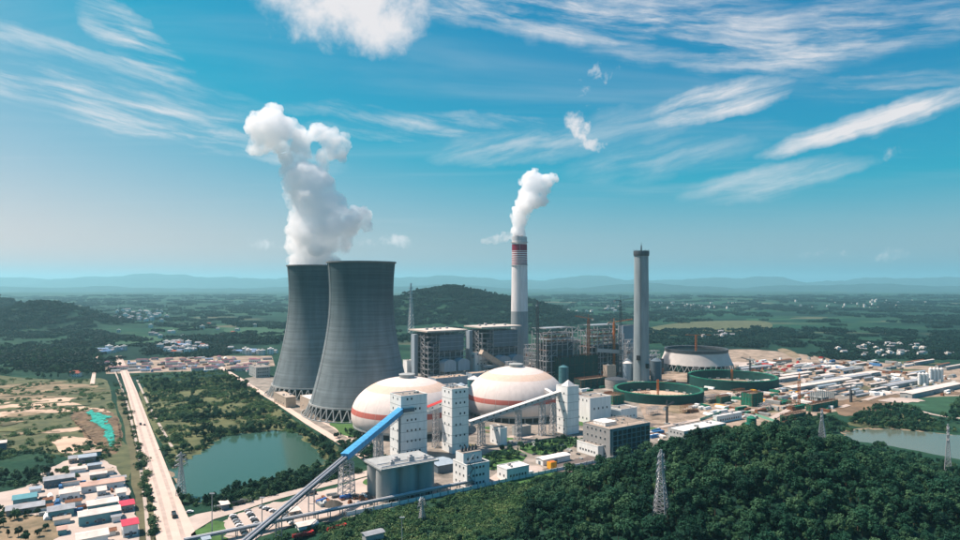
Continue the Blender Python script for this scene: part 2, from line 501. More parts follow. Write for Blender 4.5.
# ---------------------------------------------------------------- ponds
def water_material(name, col, rough):
    m, N, L, b = _principled(name)
    b.inputs['Base Color'].default_value = (*col, 1); b.inputs['Roughness'].default_value = rough
    b.inputs['IOR'].default_value = 1.33; b.inputs['Specular IOR Level'].default_value = 0.36
    geo = N.new('ShaderNodeNewGeometry')
    n = N.new('ShaderNodeTexNoise'); n.inputs['Scale'].default_value = 0.35; n.inputs['Detail'].default_value = 4
    L.new(geo.outputs['Position'], n.inputs['Vector'])
    bp = N.new('ShaderNodeBump'); bp.inputs['Strength'].default_value = 0.06; bp.inputs['Distance'].default_value = 0.3
    L.new(n.outputs['Fac'], bp.inputs['Height']); L.new(bp.outputs[0], b.inputs['Normal'])
    return m
WATER = water_material('pond_water', (0.034, 0.082, 0.060), 0.14)
WATER2 = water_material('pond_water_pale', (0.10, 0.125, 0.095), 0.16)
POND1 = [(172, 470), (184, 462), (205, 450), (222, 437), (250, 433), (282, 431), (300, 436), (318, 452), (326, 463), (300, 473), (268, 482), (235, 490), (214, 499), (196, 502), (178, 488)]
BANK = mat('bare_bank', (0.24, 0.19, 0.13), 0.95, var=0.3, scale=0.08)
sheet('pond_bank', [(x + (x - 250) * 0.02, y + (y - 466) * 0.03) for x, y in POND1], 0.05, BANK)
sheet('pond_water', POND1, 0.16, WATER, jit=3.5, per=9)
POND2 = [(846, 432), (880, 429), (915, 431), (960, 436), (1010, 440), (1060, 452), (1080, 510), (1000, 512), (935, 496), (896, 474), (868, 452), (850, 440)]
sheet('pond_bank', [(x - 3, y - 1.0) if y < 445 else (x, y) for x, y in POND2], 0.05, BANK)
sheet('pond_water', POND2, 0.16, WATER2, jit=3.5, per=9)

# ---------------------------------------------------------------- bare ground, fields, yards
CONCRETE_GROUND = mat('pale_concrete_paving', (0.43, 0.36, 0.31), 0.9, var=0.2, scale=0.05, bump=0.1)
SAND = mat('bare_sandy_earth', (0.50, 0.37, 0.27), 0.95, var=0.3, scale=0.035, bump=0.25)
YARD = mat('plant_yard', (0.17, 0.165, 0.14), 0.9, var=0.5, scale=0.06, col2=(0.36, 0.31, 0.26))
SITE = mat('building_site_earth', (0.20, 0.16, 0.11), 0.95, var=0.55, scale=0.05, bump=0.3, col2=(0.44, 0.34, 0.26))
DRY = mat('dry_grass', (0.13, 0.125, 0.07), 0.95, var=0.45, scale=0.045, col2=(0.34, 0.25, 0.16))
MEADOW = mat('meadow_grass', (0.040, 0.075, 0.035), 0.95, var=0.45, scale=0.05, col2=(0.125, 0.13, 0.06))
LAWN = mat('lawn_grass', (0.05, 0.12, 0.03), 0.95, var=0.35, scale=0.12)
SCRUB = mat('scrub_soil', (0.10, 0.095, 0.05), 0.95, var=0.5, scale=0.05)
PADDY = mat('green_crop', (0.022, 0.075, 0.036), 0.95, var=0.45, scale=0.05)

# left side of the road
sheet('meadow', [(-60, 376), (60, 380), (104, 379), (112, 400), (124, 440), (132, 470), (120, 480), (60, 455), (0, 452), (-80, 455)], 0.10, MEADOW)
sheet('field', [(-60, 388), (20, 385), (70, 384), (98, 386), (80, 392), (40, 396), (-60, 402)], 0.22, DRY)
sheet('field', [(-60, 404), (0, 403), (40, 399), (82, 397), (70, 400), (88, 407), (104, 409), (108, 415), (80, 412), (50, 413), (0, 417), (-60, 420)], 0.22, SAND)
sheet('dirt_patch', [(54, 440), (70, 437), (95, 440), (104, 447), (100, 453), (80, 452), (64, 455)], 0.24, SAND)
sheet('dirt_patch', [(-40, 516), (20, 514), (50, 520), (64, 530), (40, 546), (-60, 560)], 0.22, DRY)
sheet('yard_ground', [(30, 485), (50, 468), (80, 458), (108, 462), (124, 480), (134, 508), (140, 552), (30, 560), (66, 522), (-30, 512), (-30, 500)], 0.16, CONCRETE_GROUND)
sheet('dirt_patch', [(116, 393), (126, 393), (150, 440), (158, 520), (156, 560), (140, 560), (136, 510), (126, 440)], 0.20, SCRUB)

sheet('meadow', [(150, 386), (236, 377), (262, 398), (300, 424), (340, 452), (300, 470), (190, 470), (160, 440), (142, 402)], 0.10, mat('rough_meadow', (0.050, 0.085, 0.035), 0.95, var=0.5, scale=0.045, col2=(0.15, 0.155, 0.065), bump=0.5))
sheet('dirt_patch', [(70, 416), (84, 409), (104, 409), (118, 420), (122, 440), (114, 454), (98, 450), (84, 436)], 0.14, mat('red_brown_soil', (0.12, 0.085, 0.055), 0.95, var=0.5, scale=0.12, bump=0.8, col2=(0.22, 0.15, 0.09)))
# ploughed and grazed streaks over the left fields
rq = random.Random(9)
STREAKS = [DRY, MEADOW, SAND, SCRUB, MATS['rough_meadow'], DRY, MEADOW]
for k in range(46):
    x, y = rq.uniform(-40, 100), rq.uniform(382, 436)
    if x > 78 and y > 405: continue
    w, h = rq.uniform(10, 42), rq.uniform(0.5, 1.9) * (y - 285) / 130
    tl = -0.05 - 0.05 * rq.random()
    sheet('field_streak', [(x - w, y - w * tl), (x - w * .3, y - h - w * .3 * tl * .5), (x + w * .5, y - h * .7 + w * .5 * tl), (x + w, y + w * tl), (x + w * .3, y + h * .8 + w * .3 * tl), (x - w * .5, y + h - w * .5 * tl)], 0.30 + 0.012 * k, STREAKS[rq.randrange(7)], jit=5, per=5)
# road with a paler edge and a side road
ROAD = mat('pale_concrete_road', (0.55, 0.43, 0.36), 0.9, var=0.10, scale=0.06, bump=0.05)
VERGE = mat('verge_paving', (0.40, 0.34, 0.29), 0.9, var=0.2, scale=0.1)
rd = [P(179, 560), P(177, 540), P(166, 500), P(152, 455), P(141, 420), P(132, 392), P(122, 366), P(118.5, 356)]
ROAD_Z = 0.30
strip('road', rd, [22, 21, 16, 14.5, 13, 12, 11.5, 11], 0.30, ROAD)
strip('path', [P(150, 560), P(146, 510), P(139, 455), P(129, 410), P(120, 383), P(114, 370)], 2.2, 0.28, VERGE)
strip('path', [P(172, 447), P(150, 408), P(137, 380)], 2.5, 0.26, VERGE)
strip('road', [P(176, 531), P(205, 517), P(230, 511), P(262, 501), P(300, 491), P(340, 481), P(372, 472), P(398, 466)], [22, 17, 12, 10, 9, 10, 12, 12], 0.26, CONCRETE_GROUND)
strip('path', [P(92, 385), P(94, 374), P(97, 362), P(96, 350)], [6, 5, 6, 5], 0.2, ROAD)
# plant road along the towers
strip('road', [P(208, 359), P(222, 368), P(252, 387), P(280, 404), P(310, 424), P(345, 445), P(380, 468)], 8.0, 0.26, ROAD)
strip('road', [P(120, 373), P(180, 369), P(222, 366), P(262, 360)], 9.0, 0.24, CONCRETE_GROUND)
strip('path', [P(318, 420), P(334, 428), P(352, 440), P(366, 452), P(400, 470)], 2.6, 0.28, ROAD)
# camp ground beyond the crossroads
sheet('yard_ground', [(104, 362), (190, 356), (272, 356), (275, 366), (200, 371), (106, 374)], 0.16, SITE, smooth=False)

# plant yard and building site
sheet('plant_yard', [(246, 378), (330, 378), (420, 366), (520, 362), (650, 360), (760, 360), (700, 395), (760, 426), (690, 442), (560, 470), (400, 506), (330, 522), (322, 512), (386, 474), (330, 436), (275, 402)], 0.12, YARD, jit=0.5)
sheet('building_site', [(650, 372), (700, 352), (760, 350), (850, 360), (960, 368), (1040, 370), (1040, 402), (940, 400), (880, 404), (840, 410), (806, 418), (770, 424), (735, 432), (690, 440), (660, 430), (640, 410)], 0.17, SITE, jit=3)
sheet('yard_ground', [(222, 528), (232, 517), (262, 506), (300, 497), (335, 488), (372, 478), (382, 500), (340, 514), (300, 524), (255, 540), (228, 560)], 0.20, CONCRETE_GROUND)
sheet('dirt_patch', [(835, 403), (870, 396), (908, 396), (900, 404), (870, 412), (842, 416)], 0.24, mat('brown_earth', (0.16, 0.11, 0.07), 0.95, var=0.4, scale=0.06))
sheet('field', [(896, 402), (940, 397), (1020, 396), (1020, 412), (960, 414), (918, 409)], 0.24, PADDY)
sheet('field', [(845, 424), (870, 416), (910, 414), (935, 420), (880, 428)], 0.22, MEADOW)
strip('road', [P(912, 409), P(930, 414), P(952, 418), P(1000, 420)], 7.0, 0.28, CONCRETE_GROUND)
sheet('field', [(640, 330), (690, 322), (760, 321), (770, 328), (720, 333), (660, 336)], 0.4, MEADOW)
sheet('dirt_patch', [(778, 350), (786, 349), (800, 356), (794, 358)], 0.5, DRY)
sheet('field', [(100, 338), (150, 336), (162, 341), (120, 344)], 0.4, PADDY)
sheet('field', [(225, 329), (285, 324), (286, 334), (250, 338)], 0.4, PADDY)
sheet('dirt_patch', [(28, 348), (50, 345), (66, 347), (50, 350)], 0.4, SAND)
# lawns and beds inside the plant
for pl in ([(330, 424), (352, 421), (360, 432), (348, 437)], [(470, 462), (505, 449), (528, 456), (498, 470)], [(520, 448), (560, 437), (585, 442), (545, 455)],
           [(664, 408), (690, 400), (714, 405), (682, 414)], [(500, 482), (540, 472), (552, 475), (512, 486)]):
    sheet('lawn', pl, 0.30, LAWN if pl[0][0] != 664 else DRY)
sheet('lawn', [(190, 540), (205, 525), (222, 522), (226, 536), (222, 552), (190, 560)], 0.3, LAWN)
sheet('yard_ground', [(545, 470), (566, 461), (600, 456), (612, 462), (575, 472)], 0.26, mat('dark_paving', (0.12, 0.10, 0.09), 0.9, var=0.3, scale=0.1))
sheet('yard_ground', [(490, 478), (520, 466), (545, 470), (505, 487)], 0.28, CONCRETE_GROUND)

# patchwork inside the building site
rp = random.Random(5)
for k in range(34):
    x, y = rp.uniform(705, 955), rp.uniform(362, 412)
    if y > 424 - (x - 700) * 0.11 and x > 800: continue
    w, h = rp.uniform(8, 30), rp.uniform(1.0, 3.0)
    mm = rp.choice((MATS['brown_earth'], SCRUB, SAND, CONCRETE_GROUND, MEADOW, YARD, CONCRETE_GROUND))
    sheet('ground_patch', [(x - w, y), (x - w * .4, y - h), (x + w * .5, y - h * .8), (x + w, y + h * .2), (x + w * .3, y + h), (x - w * .5, y + h * .7)], 0.22 + 0.012 * k, mm, jit=4)
for k in range(22):
    x, y = rp.uniform(420, 660), rp.uniform(384, 470)
    w, h = rp.uniform(4, 14), rp.uniform(0.8, 2.4)
    if y > 500 - (x - 400) * 0.22: continue
    mm = rp.choice((MATS['brown_earth'], SCRUB, LAWN, CONCRETE_GROUND, LAWN, MATS['dark_paving']))
    sheet('ground_patch', [(x - w, y), (x - w * .2, y - h), (x + w, y - h * .4), (x + w * .3, y + h)], 0.22 + 0.008 * k, mm, jit=2)
# tracks worn across the site
for ln in ([(660, 428), (700, 420), (740, 408), (780, 398), (830, 384), (900, 374)], [(770, 420), (800, 404), (812, 392), (800, 376), (770, 364)], [(840, 408), (880, 396), (930, 388), (1000, 384)], [(690, 396), (720, 400), (760, 390), (790, 380)]):
    strip('track', [P(*q) for q in ln], 7.0, 0.75, CONCRETE_GROUND)
# painted line and tyre-darkened lanes on the long road
LANE = mat('tyre_darkened_concrete', (0.42, 0.335, 0.285), 0.9, var=0.2, scale=0.15)
for off in (-3.4, 3.4):
    ln = []
    for i, q in enumerate(rd):
        a_, c_ = Vector(rd[max(0, i - 1)]), Vector(rd[min(len(rd) - 1, i + 1)]); d_ = (c_ - a_).normalized(); ln.append(q + Vector((-d_.y, d_.x, 0)) * off)
    strip('tyre_track', ln, 2.4, 0.36, LANE)

# haze: thin even air over everything
hz_m = bpy.data.materials.new('haze_air'); hz_m.use_nodes = True
hn = hz_m.node_tree; hn.nodes.clear()
pv = hn.nodes.new('ShaderNodeVolumePrincipled')
pv.inputs['Color'].default_value = (0.44, 0.87, 1.0, 1)
pv.inputs['Density'].default_value = 5.6e-5
pv.inputs['Anisotropy'].default_value = 0.25
ho = hn.nodes.new('ShaderNodeOutputMaterial'); hn.links.new(pv.outputs[0], ho.inputs['Volume'])
tag(MB().box(-29500, -4000, -16, 29500, 36500, 690).build('haze', hz_m), 'pale blue haze over the whole plain', kind='stuff')

# ================================================================ the power plant
WHITE = mat('white_rendered_wall', (0.78, 0.79, 0.76), 0.85, var=0.13, scale=0.35, streak=True)
WHITE_ROOF = mat('white_roofing', (0.70, 0.66, 0.62), 0.8, var=0.12, scale=0.2)
GREY_ROOF = mat('grey_roof_screed', (0.26, 0.23, 0.20), 0.9, var=0.35, scale=0.25)
CONC = mat('grey_concrete', (0.33, 0.35, 0.34), 0.9, var=0.2, scale=0.2, streak=True)
STEEL = mat('pale_painted_steel', (0.42, 0.42, 0.42), 0.55, var=0.12, scale=0.5)
FRAME = mat('frame_steel', (0.30, 0.31, 0.32), 0.6, var=0.25, scale=0.15)
DARK_STEEL = mat('dark_steel', (0.06, 0.07, 0.08), 0.6, var=0.3, scale=0.4)
GALV = mat('galvanised_steel', (0.45, 0.46, 0.47), 0.45, metal=0.5, var=0.12, scale=0.5)
BLUE_CLAD = mat('blue_cladding', (0.06, 0.31, 0.56), 0.6, var=0.25, scale=0.35, streak=True)
SLATE_CLAD = mat('slate_blue_cladding', (0.10, 0.14, 0.17), 0.6, var=0.2, scale=0.15, streak=True)
PALE_CLAD = mat('pale_blue_cladding', (0.30, 0.37, 0.42), 0.55, var=0.15, scale=0.3, streak=True)
GREEN_NET = mat('green_debris_net', (0.008, 0.145, 0.09), 0.9, var=0.35, scale=0.18, bump=0.3)
DARK_NET = mat('dark_green_net', (0.004, 0.046, 0.040), 0.9, var=0.35, scale=0.18, bump=0.3)
RED_PAINT = mat('red_paint', (0.45, 0.045, 0.04), 0.6, var=0.12, scale=0.5)
ORANGE = mat('orange_paint', (0.55, 0.16, 0.03), 0.5, var=0.15, scale=0.5)
YELLOW = mat('yellow_paint', (0.75, 0.36, 0.02), 0.5, var=0.1, scale=0.5)
RUST = mat('rusty_steel', (0.20, 0.085, 0.045), 0.85, var=0.4, scale=0.6)
BEIGE = mat('beige_cladding', (0.45, 0.36, 0.28), 0.8, var=0.2, scale=0.3)
GLASS = glass_mat('window_glass')
BRICK_ROOF = mat('clay_roof', (0.26, 0.07, 0.045), 0.85, var=0.3, scale=0.5, objvar=0.25)
TEAL_CLAD = mat('teal_tank_paint', (0.06, 0.17, 0.19), 0.55, var=0.2, scale=0.3, streak=True)
DARKGROUND = mat('dark_opening', (0.015, 0.017, 0.02), 0.9, var=0.2)  # near-black: the shade inside openings is put into the colour

_win_cache = {}
def window_mesh(w, h):
    k = (round(w, 1), round(h, 1))
    if k not in _win_cache:
        b = MB(); w, h = k; f = 0.12
        b.box(-w / 2, -0.03, 0, w / 2, 0.05, h, 1)
        b.box(-w / 2 - f, -0.09, -f, -w / 2, 0.05, h + f, 0); b.box(w / 2, -0.09, -f, w / 2 + f, 0.05, h + f, 0)
        b.box(-w / 2, -0.09, h, w / 2, 0.05, h + f, 0); b.box(-w / 2, -0.12, -f, w / 2, 0.05, 0, 0)
        _win_cache[k] = b.mesh('window', [STEEL, GLASS])
    return _win_cache[k]

def windows(parent, face, length, h, nx, nz, w=1.6, wh=1.8, z0=2.0, m0=None, m1=None, top=1.6, off=0.0, skip=()):
    """a grid of windows on the face along local x (face 'R', y = off) or along local y (face 'L', x = off)"""
    me = window_mesh(w, wh); m0 = length * 0.1 if m0 is None else m0; m1 = m0 if m1 is None else m1
    for k in range(nz):
        z = z0 + (h - top - wh - z0) * (k / max(1, nz - 1)) if nz > 1 else z0
        for i in range(nx):
            if (i, k) in skip: continue
            t = m0 + (length - m0 - m1) * ((i + 0.5) / nx)
            if face == 'R': link('window', me, parent, (t, off - 0.05, z))
            else: link('window', me, parent, (off - 0.05, t, z), R(-90))

def flat_building(name, label, cat, xl, xc, xr, yb, yt, wall=WHITE, roof=GREY_ROOF, parapet=0.7, group=None, clutter=3, wl=None, wr=None, courses=0):
    """flat-roofed block on the plant grid with parapet and roof clutter; wl, wr are window grids of its two seen faces"""
    p, lu, lv, h = corner(xl, xc, xr, yb, yt)
    t = thing(name, label, cat, p, GA, group)
    MB().box(0, 0, 0, lu, lv, h).build('wall', wall, t)
    rf = MB().box(0.3, 0.3, h, lu - 0.3, lv - 0.3, h + 0.12).build('roof', roof, t)
    if parapet:
        b = MB(); e = 0.15
        b.box(-e, -e, h - 0.1, lu + e, 0.3, h + parapet); b.box(-e, lv - 0.3, h - 0.1, lu + e, lv + e, h + parapet)
        b.box(-e, 0.3, h - 0.1, 0.3, lv - 0.3, h + parapet); b.box(lu - 0.3, 0.3, h - 0.1, lu + e, lv - 0.3, h + parapet)
        b.build('parapet', wall, rf)
    for k in range(1, courses):
        z = h * k / courses; b = MB(); e = 0.09
        b.box(-e, -e, z - 0.16, lu + e, 0, z + 0.16); b.box(-e, 0, z - 0.16, 0, lv + e, z + 0.16); b.build('string_course', CONC, t)
    for i in range(clutter):
        x = random.uniform(0.15, 0.8) * lu; y = random.uniform(0.15, 0.8) * lv; s = random.uniform(0.8, 2.0)
        b = MB(); b.box(x, y, h + 0.1, x + s * 1.4, y + s, h + s * 0.9); b.box(x + 0.2, y + 0.2, h + s * 0.9, x + s * 1.2, y + s - 0.2, h + s * 0.9 + 0.25)
        b.build('roof_unit', STEEL if i % 2 else CONC, rf)
    if wl: windows(t, 'L', lv, h, **wl)
    if wr: windows(t, 'R', lu, h, **wr)
    return t, lu, lv, h

def frame_mesh(lu, lv, h, nu, nv, nz, c=0.7, bm=0.5, brace=0.3, z0=0.0, seed=1, keep=1.0):
    """open steel frame: columns, floor beams and some diagonal braces"""
    b = MB(); r = random.Random(seed)
    X = [lu * i / nu for i in range(nu + 1)]; Y = [lv * i / nv for i in range(nv + 1)]; Z = [z0 + (h - z0) * i / nz for i in range(nz + 1)]
    for x in X:
        for y in Y:
            if x in (X[0], X[-1]) or y in (Y[0], Y[-1]): b.beam((x, y, z0), (x, y, h if keep >= 1 else z0 + (h - z0) * r.uniform(0.75, 1.0)), c)
    for z in Z[1:]:
        for y in Y:
            for i in range(nu):
                if r.random() < keep: b.beam((X[i], y, z), (X[i + 1], y, z), bm)
        for x in X:
            for i in range(nv):
                if r.random() < keep: b.beam((x, Y[i], z), (x, Y[i + 1], z), bm)
    for k in range(nz):
        for i in range(nu):
            if r.random() < brace: b.beam((X[i], 0, Z[k]), (X[i + 1], 0, Z[k + 1]), bm * 0.7)
        for i in range(nv):
            if r.random() < brace: b.beam((0, Y[i], Z[k]), (0, Y[i + 1], Z[k + 1]), bm * 0.7)
    return b

def lattice(b, base, w0, w1, h, n, t=0.3, d0=None, d1=None, top=None):
    """four-legged lattice of X braces added to b, standing at base; returns b"""
    d0 = d0 or w0; d1 = d1 or w1; base = Vector(base)
    def ring(k):
        f = k / n; w = w0 + (w1 - w0) * f; d = d0 + (d1 - d0) * f; z = h * f
        return [base + Vector((sx * w / 2, sy * d / 2, z)) for sx, sy in ((-1, -1), (1, -1), (1, 1), (-1, 1))]
    for k in range(n):
        a, c = ring(k), ring(k + 1)
        for i in range(4):
            j = (i + 1) % 4
            b.beam(a[i], c[i], t * 1.3); b.beam(a[i], c[j], t * 0.7); b.beam(a[j], c[i], t * 0.7); b.beam(c[i], c[j], t * 0.8)
    return b

# ---------------------------------------------------------------- cooling towers
def tower_material():
    m, N, L, b = _principled('tower_concrete')
    tcn = N.new('ShaderNodeTexCoord')
    sx = N.new('ShaderNodeSeparateXYZ'); L.new(tcn.outputs['Object'], sx.inputs[0])
    mp = N.new('ShaderNodeMapping'); mp.inputs['Scale'].default_value = (0.012, 0.012, 0.55); L.new(tcn.outputs['Object'], mp.inputs['Vector'])
    lifts = N.new('ShaderNodeTexNoise'); lifts.inputs['Scale'].default_value = 1; lifts.inputs['Detail'].default_value = 5; lifts.inputs['Roughness'].default_value = 0.75
    L.new(mp.outputs[0], lifts.inputs['Vector'])
    mp2 = N.new('ShaderNodeMapping'); mp2.inputs['Scale'].default_value = (0.16, 0.16, 0.012); L.new(tcn.outputs['Object'], mp2.inputs['Vector'])
    run = N.new('ShaderNodeTexNoise'); run.inputs['Scale'].default_value = 1; run.inputs['Detail'].default_value = 4; L.new(mp2.outputs[0], run.inputs['Vector'])
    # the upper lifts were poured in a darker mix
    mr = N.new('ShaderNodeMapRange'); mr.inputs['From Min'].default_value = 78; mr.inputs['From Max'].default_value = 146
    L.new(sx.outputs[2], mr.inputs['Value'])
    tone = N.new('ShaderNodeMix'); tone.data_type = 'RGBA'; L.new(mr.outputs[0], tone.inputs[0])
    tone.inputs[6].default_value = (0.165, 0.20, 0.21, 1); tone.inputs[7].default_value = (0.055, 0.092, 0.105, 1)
    def mul(src, fac, lo, hi, a, c):
        r = N.new('ShaderNodeMapRange'); r.inputs['From Min'].default_value = a; r.inputs['From Max'].default_value = c
        r.inputs['To Min'].default_value = lo; r.inputs['To Max'].default_value = hi; L.new(fac, r.inputs['Value'])
        x = N.new('ShaderNodeMix'); x.data_type = 'RGBA'; x.blend_type = 'MULTIPLY'; x.inputs[0].default_value = 1
        L.new(src, x.inputs[6]); L.new(r.outputs[0], x.inputs[7]); return x.outputs[2]
    c = mul(tone.outputs[2], lifts.outputs['Fac'], 0.72, 1.25, 0.3, 0.7)
    c = mul(c, run.outputs['Fac'], 0.85, 1.15, 0.3, 0.7)
    L.new(c, b.inputs['Base Color']); b.inputs['Roughness'].default_value = 0.92; b.inputs['Specular IOR Level'].default_value = 0.2
    bp = N.new('ShaderNodeBump'); bp.inputs['Strength'].default_value = 0.35; bp.inputs['Distance'].default_value = 0.6
    L.new(lifts.outputs['Fac'], bp.inputs['Height']); L.new(bp.outputs[0], b.inputs['Normal'])
    return m
TOWER = tower_material()

def tower_r(z, H=171.0):
    zt, rt = 133.0, 36.3
    if z <= zt: return rt * math.sqrt(1 + ((zt - z) / 97.5) ** 2)
    return rt * math.sqrt(1 + ((z - zt) / 110.0) ** 2)

def cooling_tower(label, center, H=171.0):
    t = thing('cooling_tower', label, 'cooling tower', center, 0.0, 'finished concrete cooling towers')
    z1 = 12.5; n = 128
    zs = [z1 + (H - z1) * k / 56 for k in range(57)]
    outer = [(tower_r(z), z) for z in zs]; inner = [(tower_r(z) - 0.5, z) for z in reversed(zs)]
    b = MB(); b.lathe(outer + inner + [outer[0]], n, cap_top=False); b.build('shell', TOWER, t, smooth=True)
    b = MB(); r = tower_r(H); b.lathe([(r, H - 1.2), (r + 1.3, H - 1.0), (r + 1.3, H + 0.5), (r - 0.8, H + 0.5), (r - 0.8, H - 1.2)], n, cap_top=False)
    b.build('top_ring', mat('ring_concrete', (0.16, 0.17, 0.17), 0.9), t, smooth=True)
    r0, r1 = tower_r(z1), tower_r(0) + 2.2
    b = MB(); b.lathe([(r0 - 0.7, z1 - 0.4), (r0 + 0.7, z1 - 0.4), (r0 + 0.6, z1 + 1.4), (r0 - 0.6, z1 + 1.4), (r0 - 0.7, z1 - 0.4)], n, cap_top=False)
    b.build('lintel_ring', CONC, t, smooth=True)
    # raking columns in V pairs, each pair its own piece
    N_ = 44; da = math.pi / N_
    b = MB()
    for s in (-1, 1): b.beam((r1, 0, 0.2), (r0 * math.cos(da), s * r0 * math.sin(da), z1), 1.25, n=8)
    b.box(r1 - 1.4, -1.4, 0, r1 + 1.4, 1.4, 0.9)
    me = b.mesh('column', CONC)
    for i in range(N_): link('column', me, t, (0, 0, 0), 2 * math.pi * i / N_)
    b = MB(); b.lathe([(r1 + 3.5, 0), (r1 + 3.5, 1.4), (r1 + 2.9, 1.4), (r1 + 2.9, 0.1)], n, cap_top=False); b.build('basin_wall', CONC, t, smooth=True)
    b = MB(); b.lathe([(r0 - 5, 0.2), (r0 - 5, z1 - 2.0), (r0 - 6, z1 - 1.5), (0.5, z1 - 1.5)], 64, cap_top=True); b.build('fill_packing', DARKGROUND, t, smooth=True)
    # ladder up the flank
    a = R(212); b = MB()
    for k in range(len(zs) - 1):
        for s in (-0.5, 0.5):
            p = Vector(((tower_r(zs[k]) + 0.7), s, zs[k])); q = Vector(((tower_r(zs[k + 1]) + 0.7), s, zs[k + 1])); b.beam(p, q, 0.25)
        b.beam((tower_r(zs[k]) + 0.7, -0.5, zs[k]), (tower_r(zs[k]) + 0.7, 0.5, zs[k]), 0.2)
    o = b.build('ladder', STEEL, t); o.rotation_euler = (0, 0, a)
    return t
TC1 = Q(316.5, 0, 868); TC2 = Q(361.5, 0, 735); TC1.z = TC2.z = 0
cooling_tower('rear concrete cooling tower, steam rising from its mouth', TC1)
cooling_tower('front concrete cooling tower beside the striped dome, no steam over its rim', TC2)

# ---------------------------------------------------------------- chimneys
def stripes_material(name, base_bands, default, vmap=0.1):
    """painted rings: list of (z0, z1, colour)"""
    m, N, L, b = _principled(name)
    tcn = N.new('ShaderNodeTexCoord'); sx = N.new('ShaderNodeSeparateXYZ'); L.new(tcn.outputs['Object'], sx.inputs[0])
    mp = N.new('ShaderNodeMapping'); mp.inputs['Scale'].default_value = (0.25, 0.25, 0.04); L.new(tcn.outputs['Object'], mp.inputs['Vector'])
    n = N.new('ShaderNodeTexNoise'); n.inputs['Scale'].default_value = 1; n.inputs['Detail'].default_value = 5; L.new(mp.outputs[0], n.inputs['Vector'])
    cur = None
    prev = default
    rgb = N.new('ShaderNodeRGB'); rgb.outputs[0].default_value = (*default, 1); cur = rgb.outputs[0]
    for z0, z1, c in base_bands:
        a = N.new('ShaderNodeMath'); a.operation = 'GREATER_THAN'; L.new(sx.outputs[2], a.inputs[0]); a.inputs[1].default_value = z0
        d = N.new('ShaderNodeMath'); d.operation = 'LESS_THAN'; L.new(sx.outputs[2], d.inputs[0]); d.inputs[1].default_value = z1
        e = N.new('ShaderNodeMath'); e.operation = 'MULTIPLY'; L.new(a.outputs[0], e.inputs[0]); L.new(d.outputs[0], e.inputs[1])
        x = N.new('ShaderNodeMix'); x.data_type = 'RGBA'; L.new(e.outputs[0], x.inputs[0]); L.new(cur, x.inputs[6]); x.inputs[7].default_value = (*c, 1); cur = x.outputs[2]
    mr = N.new('ShaderNodeMapRange'); mr.inputs['From Min'].default_value = 0.3; mr.inputs['From Max'].default_value = 0.7
    mr.inputs['To Min'].default_value = 1 - vmap; mr.inputs['To Max'].default_value = 1 + vmap; L.new(n.outputs['Fac'], mr.inputs['Value'])
    x = N.new('ShaderNodeMix'); x.data_type = 'RGBA'; x.blend_type = 'MULTIPLY'; x.inputs[0].default_value = 1
    L.new(cur, x.inputs[6]); L.new(mr.outputs[0], x.inputs[7])
    L.new(x.outputs[2], b.inputs['Base Color']); b.inputs['Roughness'].default_value = 0.85; b.inputs['Specular IOR Level'].default_value = 0.2
    return m
H1 = 231.0
maroon = (0.20, 0.012, 0.04); wht = (0.66, 0.64, 0.63)
bands = [(98, 231, wht), (206, 217.5, maroon)] + [(181.5 + i * 3.6, 183.3 + i * 3.6, maroon) for i in range(7)] + [(224, 231.5, (0.45, 0.47, 0.48))]
CHIM1 = stripes_material('chimney_paint', bands, (0.25, 0.275, 0.285))
c1 = Q(519.5, 0, 1146); c1.z = 0
t = thing('chimney', 'tall chimney with maroon and white rings and a grey lower half, smoking', 'chimney', c1)
b = MB(); b.lathe([(16.3, 0), (15.6, 60), (14.6, 130), (13.4, 229), (13.4, H1), (12.4, H1), (12.4, H1 - 14), (0.5, H1 - 14)], 48); b.build('shaft', CHIM1, t, smooth=True)
for zz in (180, 221):
    b = MB(); r = 13.9; b.lathe([(r, zz), (r + 1.6, zz), (r + 1.6, zz + 0.4), (r, zz + 0.4), (r, zz)], 48, cap_top=False)
    b.lathe([(r + 1.5, zz + 1.3), (r + 1.6, zz + 1.3), (r + 1.6, zz + 1.5), (r + 1.5, zz + 1.5)], 48, cap_top=False); b.build('gallery', STEEL, t)
b = MB()
for s in (-4, 4): b.cyl((s, 0, H1 - 14), 3.6, 16.5, 24)
b.build('flue', DARK_STEEL, t, smooth=True)
b = MB(); b.box(-14.5, -17.6, 0, 2, -12, 9); b.build('duct_entry', WHITE, t)
b = MB()
for s in (-0.4, 0.4): b.beam((s, -16.6, 0), (s, -14.1, 222), 0.2)
b.build('ladder', STEEL, t)

c2 = Q(641.3, 0, 962); c2.z = 0
H2 = 195.0
CHIM2 = stripes_material('bare_chimney_concrete', [(0, 300, (0.235, 0.28, 0.295))], (0.235, 0.28, 0.295), 0.16)
t = thing('chimney', 'bare grey concrete chimney with dark work platform on top, beside the green rings', 'chimney', c2)
b = MB(); b.lathe([(12.0, 0), (11.6, 40), (10.9, 110), (10.3, H2 - 1), (10.3, H2), (9.4, H2), (9.4, H2 - 8), (0.4, H2 - 8)], 48); b.build('shaft', CHIM2, t, smooth=True)
b = MB(); b.lathe([(10.4, H2 - 6.5), (11.2, H2 - 6.5), (11.7, H2 - 3.5), (11.7, H2 + 1.0), (10.0, H2 + 1.0)], 40); wp = b.build('work_platform', DARK_STEEL, t)
b = MB(); lattice(b, (0, 0, H2 + 1), 2.2, 0.8, 9, 5, 0.22); b.beam((0, 0, H2 + 8), (0, 0, H2 + 14), 0.4); b.build('hoist_mast', DARK_STEEL, wp)
b = MB()
for k in range(10): b.beam((5 * math.cos(k), 5 * math.sin(k), H2), (12.2 * math.cos(k * 0.63), 12.2 * math.sin(k * 0.63), H2 + 2.4), 0.25)
b.build('railing', DARK_STEEL, wp)
